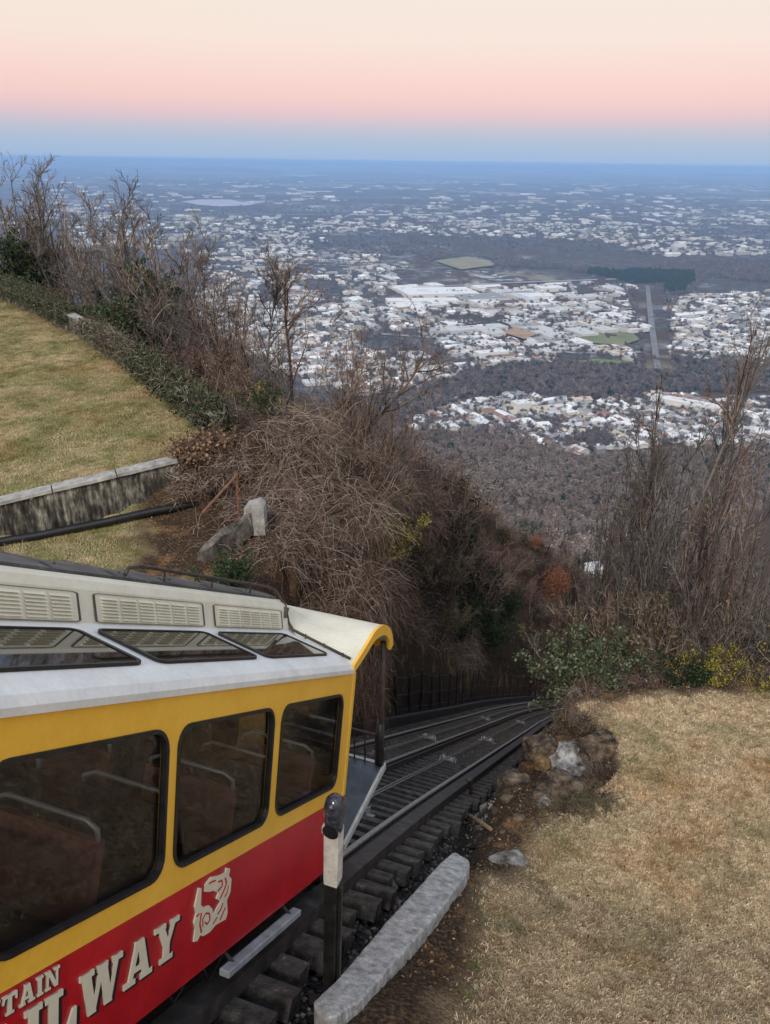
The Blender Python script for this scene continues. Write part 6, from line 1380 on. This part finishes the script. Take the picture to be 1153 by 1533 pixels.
def road(pts, wd):
    P = ground_hit(np.array([float(a) for a, _ in pts]), np.array([float(b_) for _, b_ in pts])); n_ = 28; i = np.arange(len(P)); u = np.linspace(0, len(P) - 1, n_); Q = np.stack([np.interp(u, i, P[:, k]) for k in range(3)], 1)
    for _ in range(3): Q[1:-1] = (Q[:-2] + 2 * Q[1:-1] + Q[2:]) / 4
    Q[:, 2] += 2.2; T = np.gradient(Q, axis=0); N_ = np.stack([-T[:, 1], T[:, 0], 0 * T[:, 0]], 1); N_ /= np.linalg.norm(N_, axis=1)[:, None]; mb = MB()
    mb.add(list(Q + N_ * wd / 2) + list(Q - N_ * wd / 2), [(k, n_ + k, n_ + k + 1, k + 1) for k in range(n_ - 1)]); o = mb.build('road', M_road, None, at=Q[0])
    if o.data.polygons[0].normal.z < 0: o.data.flip_normals()
    tag(o, kind='structure')
for pts, wd in (([(560, 540), (640, 548), (690, 545), (672, 575), (640, 592)], 18), ([(600, 470), (700, 466), (820, 470), (955, 462)], 20), ([(640, 430), (760, 424), (930, 418)], 24), ([(560, 500), (700, 510), (860, 530), (965, 528)], 18), ([(700, 425), (740, 470), (770, 520), (790, 550)], 18), ([(850, 420), (880, 470), (890, 520)], 18), ([(630, 640), (720, 634), (860, 650), (1000, 648), (1153, 655)], 10), ([(740, 596), (800, 622), (840, 655)], 9), ([(640, 612), (760, 606), (900, 612), (1000, 640)], 10), ([(920, 590), (980, 612), (1060, 640)], 10), ([(1000, 480), (1080, 474), (1153, 478)], 18), ([(300, 400), (450, 395), (620, 404)], 26), ([(60, 352), (400, 350), (800, 356), (1153, 352)], 34), ([(120, 318), (500, 322), (1153, 326)], 46), ([(420, 380), (470, 340), (560, 310)], 40)): road(pts, wd)
sheet('river', [(272, 302), (300, 299), (345, 299), (362, 303), (395, 303), (372, 308), (330, 310), (296, 307)], surf_mat('river_water', (.20, .20, .22), (.24, .24, .26), .01, .04, .9, 0), 3)
sheet('river', [(418, 264), (470, 262), (500, 264), (450, 267)], surf_mat('river_water', (.20, .20, .22), (.24, .24, .26), .01, .04, .9, 0), 20)
# woods and garden trees on the valley floor
for poly, n in zip(WOODS, (5200, 6500, 1500)):
    px, py = sample(poly, n); i_ = clear(px, py); px, py = px[i_], py[i_]; Q = ground_hit(px, py); Q = Q[~np.isnan(Q[:, 0])]; gsel = in_poly(px, py, GREENW)[:len(Q)] if poly is WOODS[1] else cr.random(len(Q)) < .10
    hv = cr.random(len(Q)) < .3; mass('valley_woods', Q[~gsel & ~hv], 7, 17, ft, 1.3); mass('valley_woods', Q[~gsel & hv], 9, 19, fs, 1.2)
    if gsel.any(): mass('valley_pines', Q[gsel], 9, 16, fg, 1.2)
for zi, n in ((0, 2200), (1, 3200), (3, 900), (4, 2200), (5, 3500), (6, 2600)):
    px, py = sample(ZONES[zi][0], n); i_ = clear(px, py); px, py = px[i_], py[i_]; Q = ground_hit(px, py); Q = Q[~np.isnan(Q[:, 0])]; cl = fbm(Q[:, 0] / 260.0 + 3, Q[:, 1] / 260.0, 40, 3); Q = Q[cr.random(len(Q)) < np.where(cl < -.2, 1, .55)]; mass('town_trees', Q, 7, 14 if zi < 5 else 22, ft, 1.4 if zi < 5 else 2.2)
# haze: blue air between the mountain and the horizon
bpy.context.view_layer.update()

hb = MB(); hb.box((0, 0, -320 + 0.0), (90000, 0, 0), (0, 90000, 0), (0, 0, 332)); hz_o = hb.build('haze', [], None)
mh = bpy.data.materials.new('haze'); mh.use_nodes = True; nh = mh.node_tree; nh.nodes.clear()
oh = nh.nodes.new('ShaderNodeOutputMaterial'); vh = nh.nodes.new('ShaderNodeVolumePrincipled'); vh.inputs['Density'].default_value = 6.5e-5; vh.inputs['Color'].default_value = (.36, .60, 1.0, 1); vh.inputs['Anisotropy'].default_value = -0.2
nh.links.new(vh.outputs[0], oh.inputs['Volume']); hz_o.data.materials.append(mh); tag(hz_o, kind='stuff')
